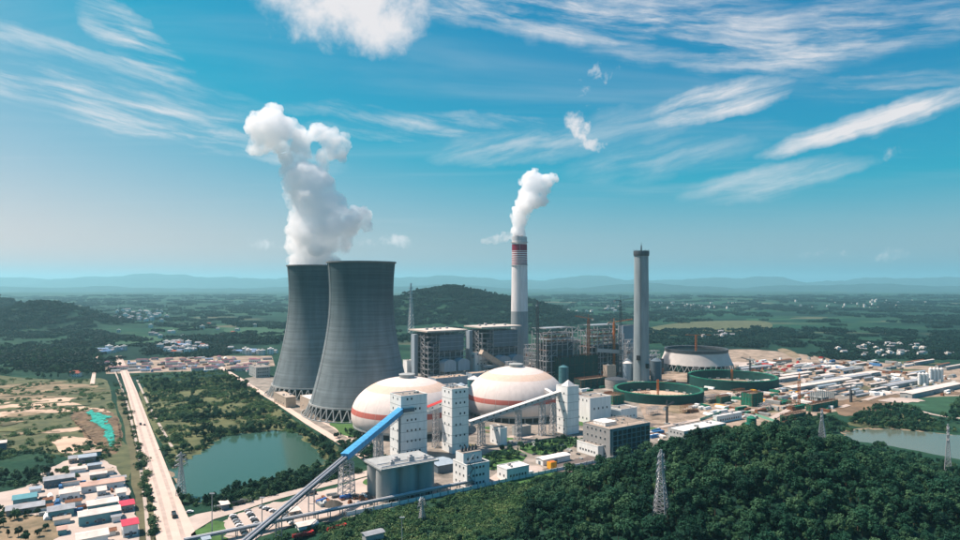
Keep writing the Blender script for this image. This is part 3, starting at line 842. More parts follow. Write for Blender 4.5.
for zz, ang in ((34, 236), (22, 300)):
    b = MB(); r = 11.7; b.box(r - 0.8, -2.6, zz, r + 1.8, 2.6, zz + 6); b.box(r + 0.5, -3.2, zz - 0.6, r + 2.6, 3.2, zz - 0.1); o = b.build('duct_opening', DARKGROUND, t); o.rotation_euler = (0, 0, R(ang))
b = MB()
for s in (-0.5, 0.5): b.beam((12.6 * math.cos(R(250)) + s, 12.6 * math.sin(R(250)), 0), (11.0 * math.cos(R(250)) + s, 11.0 * math.sin(R(250)), H2 - 6), 0.25)
b.build('ladder', DARK_STEEL, t)

# ---------------------------------------------------------------- striped coal domes
def dome_material(name, rb, pb):
    peach, red = (0.64, 0.48, 0.38), (0.46, 0.13, 0.10)
    return stripes_material(name, [(rb, rb + 5.0, red), (pb, pb + 5.5, peach)], (0.66, 0.58, 0.53), 0.06)
def dome(label, center, Rr, Ht, z0=7.0):
    t = thing('coal_dome', label, 'dome', center, GA, 'striped coal storage domes')
    zc = z0 + 9; n = 96
    prof = []
    for k in range(30):
        a = R(-16 + 104.5 * k / 29); prof.append((Rr * math.cos(a) ** 0.93 if a > 0 else Rr * math.cos(a), zc + (Ht - zc) * math.sin(a) if a > 0 else zc + 33 * math.sin(a)))
    b = MB(); b.lathe(prof, n, cap_top=True)
    b.build('shell', dome_material('dome_paint', zc + 3.2, zc + (Ht - zc) * 0.70), t, smooth=True)
    zb = prof[0][1]; rb = prof[0][0]
    b = MB(); b.lathe([(rb - 1.4, zb - 1.6), (rb + 0.3, zb - 1.6), (rb + 0.3, zb + 0.2), (rb - 1.4, zb + 0.2), (rb - 1.4, zb - 1.6)], n, cap_top=False); b.build('ring_beam', CONC, t, smooth=True)
    b = MB(); b.box(rb - 1.3, -0.5, 0, rb - 0.3, 0.5, zb - 1.6); b.box(rb - 1.6, -0.8, 0, rb, 0.8, 0.6); me = b.mesh('column', CONC)
    for i in range(40): link('column', me, t, (0, 0, 0), 2 * math.pi * i / 40)
    b = MB(); b.lathe([(rb - 4, 0), (rb - 4, 4.5), (rb - 5.5, 4.5), (rb - 5.5, 0.1)], n, cap_top=False); b.build('dark_backing', DARK_STEEL, t, smooth=True)  # dark wall set back behind the columns, its colour standing in for interior shade
    b = MB(); b.lathe([(rb - 6, 0.1), (2, 13)], 48); b.build('coal_heap', mat('coal', (0.012, 0.012, 0.013), 0.8, var=0.4), t)
    b = MB(); b.lathe([(7.6, Ht - 1.0), (7.6, Ht + 2.4), (8.2, Ht + 2.5), (8.2, Ht + 3.2), (6.5, Ht + 3.6), (0.5, Ht + 3.9)], 32); b.build('vent_cap', CONC, t, smooth=True)
    # ring of meridian seams, raised ribs
    b = MB()
    for i in range(24):
        a = 2 * math.pi * i / 24
        for k in range(4, 28):
            p = [(prof[j][0] + 0.02) for j in (k, k + 1)]
            b.beam((p[0] * math.cos(a), p[0] * math.sin(a), prof[k][1]), (p[1] * math.cos(a), p[1] * math.sin(a), prof[k + 1][1]), 0.16, 0.1)
    b.build('seam_ribs', mat('seam', (0.58, 0.51, 0.46), 0.8), t)
    return t
DC1 = Vector(((407 - 480) / FOC * 646, 646, 0)); DC2 = Vector(((516 - 480) / FOC * 722, 722, 0))
dome('white dome with red and peach bands behind the twin windowed transfer towers', DC1, 55.5, 52.0)
dome('white dome with red and peach bands behind the sloping white conveyor', DC2, 56.0, 53.0)

# ---------------------------------------------------------------- transfer towers
tA, luA, lvA, hA = flat_building('transfer_tower', 'tall white windowed tower where the blue conveyor enters', 'tower', 390, 401, 427, 460, 397, clutter=4, courses=7,
    wl=dict(nx=2, nz=6, w=1.3, wh=1.7, z0=5), wr=dict(nx=4, nz=6, w=1.3, wh=1.7, z0=5, m0=4, m1=5, skip=((2, 5), (3, 5), (3, 3))))
b = MB(); b.box(-1.2, lvA * 0.05, 0, -0.1, lvA * 0.05 + 1.8, hA - 10); b.build('cable_duct', SLATE_CLAD, tA)
b = MB(); b.box(1.5, -1.4, hA - 13, 12, -0.05, hA - 10); b.build('entry_hood', SLATE_CLAD, tA)
tB, luB, lvB, hB = flat_building('transfer_tower', 'tall white windowed tower at the low end of the white conveyor', 'tower', 442, 452, 468.5, 454, 390, clutter=4, courses=7,
    wl=dict(nx=2, nz=6, w=1.3, wh=1.7, z0=5), wr=dict(nx=3, nz=6, w=1.3, wh=1.7, z0=5, m0=2, m1=2, skip=((0, 0), (0, 3), (2, 2))))
tCC, luC, lvC, hC = flat_building('transfer_tower', 'white tower with pointed roof hood at the upper end of the white conveyor', 'tower', 556, 567.5, 579, 435, 387, clutter=0, parapet=0.3, courses=6,
    wl=dict(nx=2, nz=5, w=1.3, wh=1.7, z0=4, top=6))
b = MB(); b.add([(luC * 0.05, 0.05 * lvC, hC + 0.3), (luC * 0.75, 0.05 * lvC, hC + 0.3), (luC * 0.75, 0.6 * lvC, hC + 0.3), (luC * 0.05, 0.6 * lvC, hC + 0.3), (luC * 0.4, lvC * 0.33, hC + 6)],
                [(0, 1, 4), (1, 2, 4), (2, 3, 4), (3, 0, 4), (3, 2, 1, 0)]); b.build('hood', WHITE_ROOF, tCC)

# ---------------------------------------------------------------- conveyor galleries
def gallery(name, label, a, c, w, h, clad, roofm, win=True, under=STEEL, flat=False):
    """enclosed sloping gallery from a to c: body, shallow roof, side windows, floor truss"""
    a, c = Vector(a), Vector(c); L_ = (c - a).length; d = (c - a).normalized()
    t = thing(name, label, 'conveyor', a)
    t.rotation_mode = 'QUATERNION'
    side = Vector((0, 0, 1)).cross(d).normalized(); up = d.cross(side)
    t.rotation_quaternion = Matrix((d, side, up)).transposed().to_quaternion()
    MB().box(0, -w / 2, 0, L_, w / 2, h).build('body', clad, t)
    b = MB(); k = int(L_ / 3)
    for i in range(1, k):
        for sd in (-1, 1): b.box(L_ * i / k - 0.08, sd * (w / 2 + 0.03) - 0.03, 0.1, L_ * i / k + 0.08, sd * (w / 2 + 0.03) + 0.03, h - 0.1)
    b.build('cladding_rib', clad, t)['kind'] = 'stuff'
    b = MB()
    for i in range(1, k, 2): b.gable(L_ * i / k - 0.1, -w / 2, L_ * i / k + 0.1, w / 2, h + 0.14, 0.25 if flat else 0.6, 0.3, 0.08)
    b.build('roof_rib', roofm, t)['kind'] = 'stuff'
    b = MB(); b.gable(0, -w / 2, L_, w / 2, h, 0.25 if flat else 0.6, 0.35, 0.15); b.build('roof', roofm, t)
    b = MB()
    n = max(3, int(L_ / 5))
    for s in (-1, 1):
        y = s * (w / 2 - 0.2); b.beam((0, y, -1.6), (L_, y, -1.6), 0.3); b.beam((0, y, -0.1), (L_, y, -0.1), 0.3)
        for i in range(n):
            x0, x1 = L_ * i / n, L_ * (i + 1) / n
            b.beam((x0, y, -1.6), ((x0 + x1) / 2, y, -0.1), 0.18); b.beam(((x0 + x1) / 2, y, -0.1), (x1, y, -1.6), 0.18)
    b.build('truss', under, t)
    if win:
        b = MB(); b.box(-0.8, -0.05, 0, 0.8, 0.05, 1.1); me = b.mesh('window', GLASS)
        k = int(L_ / 7)
        for i in range(k):
            for s in (-1, 1): link('window', me, t, (L_ * (i + 0.5) / k, s * (w / 2 + 0.03), h * 0.42))
    return t
A_in = Vector((-63.5, 541, 39.5)); A_mid = Vector((-92.3, 437.5, 25.5)); A_low = Vector((-160, 194, -3.0))
dA = (A_mid - A_in)
A_low = A_mid + dA * 2.05
gallery('conveyor_gallery', 'bright blue enclosed conveyor climbing into the windowed tower', A_mid, A_in, 5.2, 4.3, BLUE_CLAD, BLUE_CLAD, win=False, flat=True)
# open belt below the blue casing
def open_belt(label, a, c, w):
    a, c = Vector(a), Vector(c); L_ = (c - a).length; d = (c - a).normalized()
    t = thing('open_conveyor', label, 'conveyor', a); t.rotation_mode = 'QUATERNION'
    side = Vector((0, 0, 1)).cross(d).normalized(); up = d.cross(side)
    t.rotation_quaternion = Matrix((d, side, up)).transposed().to_quaternion()
    MB().box(0, -w / 2, -0.5, L_, w / 2, 0).build('deck', DARK_STEEL, t)
    for s in (-1, 1):
        y = s * w * 0.27
        b = MB(); b.lathe([(0.75, 0), (0.75, L_)], 10); o = b.build('belt_cover', GALV, t, smooth=True); o.rotation_euler = (0, R(90), 0); o.location = (0, y, 0.7)
    b = MB()
    for s in (-1, 1):
        y = s * w / 2; b.beam((0, y, -2.0), (L_, y, -2.0), 0.35); b.beam((0, y, 1.2), (L_, y, 1.2), 0.1); b.beam((0, y, -0.3), (L_, y, -0.3), 0.3)
        n = int(L_ / 5)
        for i in range(n):
            x0, x1 = L_ * i / n, L_ * (i + 1) / n
            b.beam((x0, y, -2.0), ((x0 + x1) / 2, y, -0.4), 0.2); b.beam(((x0 + x1) / 2, y, -0.4), (x1, y, -2.0), 0.2); b.beam((x0, y, -0.2), (x0, y, 1.2), 0.1)
    b.build('truss', GALV, t)
    return t
open_belt('grey open twin-belt conveyor running down from the blue casing', A_low, A_mid + Vector((0, 0, 1.4)), 4.2)
B_out = Q(469, 424, 572); C_in = Q(563, 391, 632)
B_out.z -= 1.0; C_in.z -= 2.5
gallery('conveyor_gallery', 'white roofed conveyor sloping up across the front of the dome', B_out, C_in, 5.0, 3.6, STEEL, WHITE_ROOF, win=True)
gallery('conveyor_gallery', 'short sloping bridge with red roof between the twin windowed towers', Q(427, 411.5, 563), Q(450, 402, 582), 5.0, 4.0, WHITE, RED_PAINT, win=True)
gallery('conveyor_gallery', 'short white conveyor stub beside the dome shoulder above the long one', Q(543, 390, 690), Q(556, 398, 660), 4.0, 3.2, STEEL, WHITE_ROOF, win=False)
gallery('conveyor_gallery', 'beige conveyor slanting down from the boiler house to the chimney foot', Q(507, 371, 1010), Q(480, 354, 985), 10, 7.0, BEIGE, mat('beige_roof', (0.50, 0.42, 0.34), 0.85, var=0.15), win=False)

def trestle(label, base, w, d, h, n, t_=0.45, group='conveyor trestles', m=None):
    t = thing('trestle', label, 'trestle', base, GA, group)
    b = MB(); lattice(b, (0, 0, 0), w, w * 0.8, h, n, t_, d, d * 0.8); b.build('lattice', m or STEEL, t)
    b = MB()
    for sx in (-1, 1):
        for sy in (-1, 1): b.box(sx * w / 2 - 0.8, sy * d / 2 - 0.8, 0, sx * w / 2 + 0.8, sy * d / 2 + 0.8, 0.7)
    b.build('footing', CONC, t)
    return t
def on_line(a, c, f): return Vector(a).lerp(Vector(c), f)
for f, lab in ((0.02, 'broad lattice trestle carrying the blue casing where the open belt begins'), (0.50, 'lattice trestle under the middle of the blue conveyor')):
    p = on_line(A_mid, A_in, f); trestle(lab, (p.x, p.y, 0), 9 if f < 0.1 else 6, 9 if f < 0.1 else 6, p.z - 1.8, 6, 0.4)
for f, lab in ((0.2, 'leaning'), (0.36, ''), (0.52, ''), (0.68, '')):
    p = on_line(A_mid, A_low, f)
    t = thing('conveyor_post', 'slim post pair under the grey open conveyor', 'post', (p.x, p.y, 0), math.atan2(dA.y, dA.x), 'posts under the open conveyor')
    b = MB(); b.beam((0, -1.9, 0), (0, -1.9, p.z - 0.7), 0.5); b.beam((0, 1.9, 0), (0, 1.9, p.z - 0.7), 0.5)
    for k in range(1, 4): b.beam((0, -1.9, p.z * k / 4), (0, 1.9, p.z * k / 4), 0.3)
    b.build('leg', GALV, t)
for f, lab in ((0.12, 'low lattice trestle near the tower end of the white conveyor'), (0.50, 'tall lattice trestle under the middle of the white conveyor'), (0.76, 'tallest lattice trestle under the white conveyor, next to the pointed tower')):
    p = on_line(B_out, C_in, f); trestle(lab, (p.x, p.y, 0), 5.5, 4.5, p.z - 1.8, 5, 0.45)
p = Q(436, 408, 572); trestle('lattice trestle under the short red-roofed bridge', (p.x, p.y, 0), 5, 5, p.z - 1.6, 6, 0.4)
p = P(379, 473); trestle('thin lattice stair tower beside the windowed tower and silos', p, 5.5, 5.5, 30, 8, 0.3)
p = P(553, 434); trestle('lattice stair tower standing against the pointed-roof tower', p, 4.5, 6, 30, 7, 0.4)

# ---------------------------------------------------------------- silos by the wall
p, lu, lv, h = corner(376, 381.5, 438, 504, 471)
t = thing('silo_block', 'block of grey concrete silos under one flat roof beside the yard', 'silo', p, GA)
r = lu / 6; lv = max(lv, 4 * r)
for j in range(2):
    for i in range(3):
        b = MB(); b.lathe([(r, 0), (r, h)], 32, cap_top=True); o = b.build('silo', CONC, t, smooth=True); o.location = (r + 2 * r * i, r + 2 * r * j, 0)
b = MB(); b.box(r, 0.6 * r, 0, lu - r, 4 * r - 0.6 * r, h - 0.6); b.build('core_wall', CONC, t)
b = MB(); b.box(-0.6, -0.6, h, lu + 0.6, 4 * r + 0.6, h + 1.0); slab = b.build('roof_slab', CONC, t)
b = MB()
for k in range(13):
    x = lu * k / 12; b.beam((x, -0.4, h + 1), (x, -0.4, h + 2.2), 0.12); b.beam((0, 4 * r * k / 12, h + 1), (0, 4 * r * k / 12, h + 2.2), 0.12)
b.beam((-0.4, -0.4, h + 2.2), (lu + 0.4, -0.4, h + 2.2), 0.14); b.beam((0, -0.4, h + 2.2), (0, 4 * r + 0.4, h + 2.2), 0.14); b.build('railing', STEEL, slab)
for i in range(3):
    b = MB(); b.box(r + 2 * r * i - 2.0, -0.7, 0, r + 2 * r * i + 2.0, 1.2, 4.2); b.build('door', DARKGROUND, t)  # near-black box standing in for the shade inside an open doorway
    b = MB(); b.box(r + 2 * r * i - 2.6, -1.2, 4.2, r + 2 * r * i + 2.6, 1.0, 4.7); b.build('canopy', CONC, t)
for (x, y, s, hh) in ((lu * .2, 4, 3, 2.6), (lu * .55, 6, 4, 3.4), (lu * .8, 5, 3, 2.2), (lu * .35, 12, 5, 2.0)):
    b = MB(); b.box(x, y, h + 1, x + s, y + s * .8, h + 1 + hh); b.cyl((x + s / 2, y + s * .4, h + 1 + hh), s * .25, 1.2, 10); b.build('filter_unit', STEEL, slab)
b = MB(); b.beam((1, 2, h + 1.8), (lu - 1, 2, h + 1.8), 0.9, n=8); b.beam((1, 9, h + 1.8), (lu - 1, 9, h + 1.8), 0.7, n=8); b.build('roof_pipe', GALV, slab)

# ---------------------------------------------------------------- white stepped works building and neighbours
tD, lu, lv, h = flat_building('works_building', 'white stepped works building with outside zigzag stair beside the silos', 'building', 453, 467, 489.5, 489, 466, clutter=0,
    wl=dict(nx=3, nz=3, w=1.3, wh=1.5, z0=2.2), wr=dict(nx=4, nz=3, w=1.4, wh=1.5, z0=2.2, m0=4))
MB().box(0, lv * 0.25, h, lu * 0.82, lv * 0.8, h + 7.5).build('upper_storey', WHITE, tD)
MB().box(0.2, lv * 0.25 + .2, h + 7.5, lu * 0.82 - .2, lv * 0.8 - .2, h + 7.9).build('upper_roof', GREY_ROOF, tD)
windows(tD, 'R', lu * 0.82, h + 7.5, 3, 1, 1.4, 1.5, z0=h + 2.5, off=lv * 0.25)
b = MB(); zz = h + 7.5; n = 5
for k in range(n):
    z0, z1 = zz * k / n, zz * (k + 1) / n; x0, x1 = (0.6, 4.6) if k % 2 == 0 else (4.6, 0.6)
    b.beam((x0, -1.2, z0), (x1, -1.2, z1), 1.0, 0.3); b.beam((x0, -1.7, z0 + 1), (x1, -1.7, z1 + 1), 0.12); b.box(min(x0, x1) - 1.2 if x1 < 3 else x1 - 0.2, -1.8, z1 - 0.15, x1 + (0.2 if x1 < 3 else 1.2), -0.1, z1)
for x in (-0.2, 5.6): b.beam((x, -1.7, 0), (x, -1.7, zz), 0.2)
b.build('outside_stair', SLATE_CLAD, tD)
for i in range(5):
    b = MB(); b.lathe([(1.1, 0), (1.1, 2.2), (0.4, 3.4), (0.4, 4.2)], 12); o = b.build('roof_vent', DARK_STEEL, tD, smooth=True); o.location = (2 + i * lu * 0.15, lv * 0.5, h + 7.8)
def shed(name, label, cat, xl, xc, xr, yb, yt, wall, roof, rise=1.2, along='x', group=None, wr=None, door=True, depth=None):
    p, lu, lv, h = corner(xl, xc, xr, yb, yt)
    h = max(h, 2.4)
    if xc < 140: lv = depth or 11.0
    t = thing(name, label, cat, p, GA, group)
    b = MB(); b.box(0, 0, 0, lu, lv, h)
    if along == 'x':
        for x in (0.02, lu - 0.02): b.add([(x, 0, h), (x, lv, h), (x, lv / 2, h + rise)], [(0, 1, 2)])
    else:
        for y in (0.02, lv - 0.02): b.add([(0, y, h), (lu, y, h), (lu / 2, y, h + rise)], [(0, 1, 2)])
    b.build('wall', wall, t)
    b = MB(); b.gable(0, 0, lu, lv, h, rise, 0.7, 0.18, along); b.build('roof', roof, t)
    if door:
        b = MB(); b.box(lu * 0.42, -0.12, 0, lu * 0.42 + min(3, lu * .2), 0.05, min(h * 0.8, 3)); b.build('door', SLATE_CLAD, t)
        b = MB(); b.box(-0.12, lv * 0.35, 0, 0.05, lv * 0.35 + min(3, lv * .3), min(h * 0.8, 3)); b.build('door', SLATE_CLAD, t)
    if wr: windows(t, 'R', lu, h, **wr)
    return t
shed('shed', 'low shed with pale blue roof between silos and stepped white building', 'shed', 425, 438, 456, 474, 466, SLATE_CLAD, PALE_CLAD, 1.0)
flat_building('office_block', 'small flat white building with window row near the plant wall', 'building', 497, 507, 529, 482, 470, roof=WHITE_ROOF, clutter=2, wr=dict(nx=6, nz=1, w=1.4, wh=1.6, z0=3), wl=dict(nx=2, nz=1, w=1.3, wh=1.6, z0=3))
flat_building('kiosk', 'small white cube building under the white conveyor', 'building', 490, 500, 507, 446, 429, clutter=1, wl=dict(nx=2, nz=2, w=1.2, wh=1.3, z0=2))
flat_building('pump_house', 'low grey pump house beside the dome foot under the conveyor', 'building', 512, 517, 531, 437, 428, wall=CONC, clutter=1)
shed('pump_shed', 'long low white shed beside the yellow container', 'shed', 536, 543, 570, 466, 460, WHITE, WHITE_ROOF, 0.8)
t = thing('yellow_container', 'bright yellow box tank on the dark paved yard', 'container', P(551, 470), GA)
MB().box(0, 0, 0.4, 6, 5, 5.5).build('body', YELLOW, t); MB().box(0.5, 0.5, 5.5, 5.5, 4.5, 5.8).build('lid', ORANGE, t)
b = MB()
for x in (0.4, 5.2): b.box(x, -0.1, 0, x + 0.4, 5.1, 0.4)
b.build('skid', DARK_STEEL, t)
b = MB(); b.box(0.3, -0.1, 0.8, 0.5, 0, 5.2); b.box(2.9, -0.1, 0.8, 3.1, 0, 5.2); b.box(5.5, -0.1, 0.8, 5.7, 0, 5.2); b.build('rib', ORANGE, t)
flat_building('works_building', 'tall white block right of the pointed-roof tower', 'building', 576, 590, 611, 424, 399, clutter=2, wl=dict(nx=3, nz=2, w=1.3, wh=1.8, z0=4), wr=dict(nx=4, nz=1, w=1.6, wh=2.2, z0=14))
flat_building('works_building', 'low white building behind the flat-roofed office, towards the green ring', 'building', 609, 621, 637, 421, 410, clutter=2, wr=dict(nx=4, nz=1, w=1.4, wh=1.6, z0=3), wl=dict(nx=3, nz=1, w=1.4, wh=1.6, z0=3))
# office with glazed grid facade
tG, lu, lv, h = flat_building('office_building', 'flat-roofed office with dark glazed grid facade by the forest edge', 'building', 583, 610, 650, 459, 430, wall=mat('grey_office_wall', (0.30, 0.30, 0.29), 0.85, var=0.12, scale=0.3), roof=mat('brown_roof', (0.36, 0.29, 0.23), 0.9, var=0.3, scale=0.2), clutter=6)
b = MB(); b.box(3, -0.06, 1.5, lu - 1, 0.02, h - 1.5); b.build('glazing', SLATE_CLAD, tG)
nx, nz = 8, 5
for i in range(nx):
    for k in range(nz):
        w_ = (lu - 4) / nx; hh = (h - 3) / nz
        b = MB()
        if i == 0 and k == 0:
            b.box(0.35, -0.10, 0.45, w_ - 0.35, -0.03, hh - 0.45); pane_me = b.mesh('pane', GLASS)
        link('pane', pane_me, tG, (3 + i * w_, -0.03, 1.5 + k * hh))
b = MB()
for i in range(nx + 1): x = 3 + (lu - 4) * i / nx; b.box(x - 0.25, -0.7, 0, x + 0.25, -0.02, h - 0.4)
for k in range(nz + 1): z = 1.5 + (h - 3) * k / nz; b.box(3, -0.45, z - 0.18, lu - 1, -0.04, z + 0.18)
b.build('facade_fin', CONC, tG)
windows(tG, 'L', lv, h, 5, 4, 1.6, 1.8, z0=2.5)
MB().box(lu * 0.12, lv * 0.35, h, lu * 0.4, lv * 0.8, h + 3.2).build('stair_head', WHITE, tG)
b = MB(); 
for k in range(7): b.box(lu * 0.05, lv * (0.1 + 0.12 * k), h + 2.6, lu * 0.95, lv * (0.1 + 0.12 * k) + 0.3, h + 2.9)
for x in (0.06, 0.5, 0.94):
    for y in (0.1, 0.85): b.beam((lu * x, lv * y, h), (lu * x, lv * y, h + 2.6), 0.25)
b.build('roof_pergola', BEIGE, tG)
flat_building('office_wing', 'low white wing at the side of the glazed office', 'building', 577, 598, 606, 458, 447, clutter=1, wl=dict(nx=6, nz=1, w=1.4, wh=1.6, z0=3))
flat_building('workshop_hall', 'long hall with broad white roof at the forest edge', 'building', 668, 684, 726, 443, 432, wall=mat('hall_wall', (0.42, 0.44, 0.43), 0.85), roof=WHITE_ROOF, clutter=4, wr=dict(nx=9, nz=2, w=2.6, wh=1.6, z0=1.8), wl=dict(nx=4, nz=2, w=1.4, wh=1.4, z0=2))
flat_building('workshop_hall', 'narrow white hall with window row behind the broad white-roofed hall', 'building', 713, 717, 742, 424, 417, roof=WHITE_ROOF, clutter=1, wr=dict(nx=9, nz=1, w=1.8, wh=1.8, z0=2.2))

# houses at the towers' feet
flat_building('valve_house', 'low pale valve house between the two cooling towers', 'building', 300, 310, 322, 413, 400, wall=BEIGE, roof=WHITE_ROOF, clutter=1, wl=dict(nx=2, nz=1, w=1.4, wh=1.6, z0=4))
flat_building('pump_house', 'long pale pump house beside the plant road left of the front tower', 'building', 274, 286, 296, 408, 398, wall=BEIGE, roof=mat('tan_roof', (0.42, 0.36, 0.30), 0.9, var=0.2), clutter=3, wl=dict(nx=4, nz=1, w=1.6, wh=2.0, z0=3))
flat_building('apartment_block', 'grey apartment block beyond the rear tower by the camp', 'building', 249, 256, 270, 378, 368, wall=CONC, clutter=2, wl=dict(nx=3, nz=3, w=1.6, wh=1.6, z0=2), wr=dict(nx=6, nz=3, w=1.6, wh=1.6, z0=2))
flat_building('control_block', 'small pale block at the foot of the boiler house beside the front tower', 'building', 403, 407, 413, 378, 361, clutter=1)

# ---------------------------------------------------------------- boiler houses
def boiler_house(label, xl, xc, xr, yb, yt, seed):
    p, lu, lv, h = corner(xl, xc, xr, yb, yt)
    t = thing('boiler_house', label, 'boiler house', p, GA, 'finished boiler houses')
    frame_mesh(lu, lv, h - 2, 7, 5, 9, 0.9, 0.55, 0.4, seed=seed, keep=0.86).build('steel_frame', FRAME, t)
    b = MB(); b.box(lu * 0.30, -0.6, h * 0.58, lu * 0.93, lv * 0.9, h - 7); b.build('furnace_casing', SLATE_CLAD, t)
    b = MB(); b.box(lu * 0.05, lv * 0.5, h * 0.1, lu * 0.3, lv * 0.92, h - 6); b.build('side_casing', DARK_STEEL, t)
    b = MB()
    for q in (0.66, 0.75, 0.84): b.box(lu * 0.30, -0.85, h * q, lu * 0.93, -0.58, h * q + 0.5)
    b.build('cladding_band', PALE_CLAD, t)
    b = MB(); b.box(lu * 0.22, lv * 0.05, 2, lu * 0.95, lv * 0.85, h * 0.56); b.build('dark_infill', DARK_STEEL, t)  # dark block added behind the frame so its members read against black
    b = MB(); b.box(-2.5, -2.5, h - 2, lu + 2, lv + 2, h); rslab = b.build('roof_slab', mat('pale_roof_slab', (0.52, 0.46, 0.40), 0.85, var=0.15, scale=0.1), t)
    for i in range(4):
        x, y = lu * (0.15 + 0.2 * i), lv * random.uniform(0.2, 0.7)
        b = MB(); b.box(x, y, h, x + 4, y + 3, h + random.uniform(1.5, 4)); b.build('roof_unit', STEEL, rslab)
    for k in range(1, 7):
        b = MB(); z = h * k / 9; b.box(0.3, 0.3, z, lu - 0.3, lv * 0.13, z + 0.25); b.box(0.3, lv * 0.13, z, lu * 0.2, lv - 0.3, z + 0.25); b.build('floor_deck', GALV, t)
    b = MB()
    for k in range(7):
        x = lu * (0.26 + 0.1 * k); b.beam((x, lv * 0.11, h * 0.52), (x, lv * 0.11, h * 0.9), 0.9, n=8)
    b.beam((lu * 0.2, lv * 0.10, h * 0.70), (lu * 0.98, lv * 0.10, h * 0.70), 1.6, n=8); b.beam((lu * 0.2, lv * 0.10, h * 0.60), (lu * 0.98, lv * 0.10, h * 0.60), 1.2, n=8)
    b.build('pipework', GALV, t)
    # round-topped casings in front
    for i in range(2):
        x0 = lu * (0.30 + 0.36 * i); w = lu * 0.31
        b = MB(); pr = [(0, 0), (w, 0)] + [(w / 2 + w / 2 * math.cos(R(a)), 0 + 0.28 * w * math.sin(R(a)) + 12) for a in range(0, 181, 20)]
        vs = [(x0 + x, -14, h * 0.18 + z) for x, z in pr] + [(x0 + x, lv * 0.05, h * 0.18 + z) for x, z in pr]; n = len(pr)
        b.add(vs, [(k, (k + 1) % n, (k + 1) % n + n, k + n) for k in range(n)] + [tuple(range(n - 1, -1, -1)), tuple(range(n, 2 * n))]); b.build('air_heater_casing', PALE_CLAD, t)
        b = MB(); frame = frame_mesh(w, 12, h * 0.18, 2, 2, 1, 0.8, 0.8, 0); frame.build('casing_stand', STEEL, t).location = (x0, -13.5, 0)
    b = MB(); b.box(-7, lv * 0.55, 0, -1, lv * 0.75, h - 7); b.build('lift_shaft', PALE_CLAD, t)
    # zigzag stair on the sunny side
    b = MB(); n = 16
    for k in range(n):
        y0, y1 = (lv * 0.15, lv * 0.32) if k % 2 == 0 else (lv * 0.32, lv * 0.15); b.beam((-1.6, y0, (h - 6) * k / n), (-1.6, y1, (h - 6) * (k + 1) / n), 1.1, 0.35)
    for y in (lv * 0.13, lv * 0.34): b.beam((-2.2, y, 0), (-2.2, y, h - 6), 0.35)
    b.build('stair', GALV, t)
    return t, lu, lv, h
boiler_house('first boiler house with pale flat roof, nearest the front cooling tower', 411, 428, 466, 381, 331, 3)
boiler_house('second boiler house with pale flat roof, just left of the striped chimney', 466, 482, 520, 377, 327, 5)
flat_building('bunker_bay', 'white panelled bay where the beige conveyor starts, between boiler houses', 'building', 471, 475, 487, 377, 353, clutter=1, wr=dict(nx=3, nz=3, w=1.8, wh=2, z0=4))
for i, (x0, xc_, x1, yb_, yt_, lab) in enumerate(((428, 436, 468, 388, 379, 'long low hall with rubble-strewn tan roof in front of the first boiler house'), (466, 472, 512, 384, 374, 'low pale ash hall in front of the second boiler house behind the dome'))):
    flat_building('ash_hall', lab, 'building', x0, xc_, x1, yb_, yt_, wall=PALE_CLAD, roof=mat('tan_roof2', (0.40, 0.30, 0.22), 0.95, var=0.5, scale=0.25), clutter=9)
gallery('flue_duct', 'broad white flue duct lying over the ash hall towards the chimney foot', Q(476, 376, 985), Q(512, 373.5, 1060), 12, 6, WHITE, WHITE_ROOF, win=False)

def tank(label, px, py, wpx, hpx, m, roof=None, group='storage tanks in the plant', cone=0.25, name='storage_tank', cat='tank'):
    p = P(px, py); s = p.y / FOC; r = wpx * s / 2; h = hpx * s
    t = thing(name, label, cat, p, GA, group)
    b = MB(); b.lathe([(r, 0), (r, h)], 24, cap_top=False); b.build('shell', m, t, smooth=True)
    b = MB(); b.lathe([(r + 0.2, h - 0.05), (r + 0.2, h + 0.25), (0.3, h + 0.25 + r * cone * 2)], 24); b.build('roof', roof or m, t, smooth=True)
    b = MB()
    for z in (h * 0.25, h * 0.5, h * 0.75): b.lathe([(r + 0.02, z), (r + 0.18, z), (r + 0.18, z + 0.3), (r + 0.02, z + 0.3)], 24, cap_top=False)
    b.build('hoop', m, t)
    b = MB(); b.beam((-0.3, -r - 0.4, 0), (-0.3, -r - 0.4, h), 0.12); b.beam((0.3, -r - 0.4, 0), (0.3, -r - 0.4, h), 0.12)
    for k in range(int(h / 1.2)): b.beam((-0.3, -r - 0.4, k * 1.2), (0.3, -r - 0.4, k * 1.2), 0.1)
    b.build('ladder', STEEL, t)
    return t
tank('teal-grey tank with white conical lid behind the gap between the domes', 474, 392, 13, 13, TEAL_CLAD, WHITE_ROOF)
tank('smaller teal-grey tank close behind the twin tower between the domes', 461, 394, 9, 9, TEAL_CLAD, PALE_CLAD)
tank('dark teal silo with domed lid right of the second dome', 563.5, 385, 10, 18, TEAL_CLAD, TEAL_CLAD)
tank('ribbed pale silo with conical roof left of the bare chimney', 627.5, 380, 11, 17, PALE_CLAD, WHITE_ROOF, cone=0.45)
tank('ribbed dark silo right of the bare chimney', 656, 380, 11, 19, SLATE_CLAD, SLATE_CLAD, cone=0.3)
tank('small green tank nearest the forest edge beside white halls', 746, 429, 7, 5, GREEN_NET)
tank('taller green tank by the forest edge beside white halls', 751.5, 428, 9, 10, GREEN_NET)
tank('squat round grey building with dark lid beside the dark green netted box', 616, 388, 22, 9, mat('pale_drum', (0.33, 0.31, 0.29), 0.8), DARK_STEEL, cone=0.1)
t = tank('wide pale clarifier with rubble-coloured top behind the second dome', 547, 378, 30, 10, WHITE, mat('tan_top', (0.45, 0.33, 0.24), 0.95, var=0.4, scale=0.3), cone=0.06)

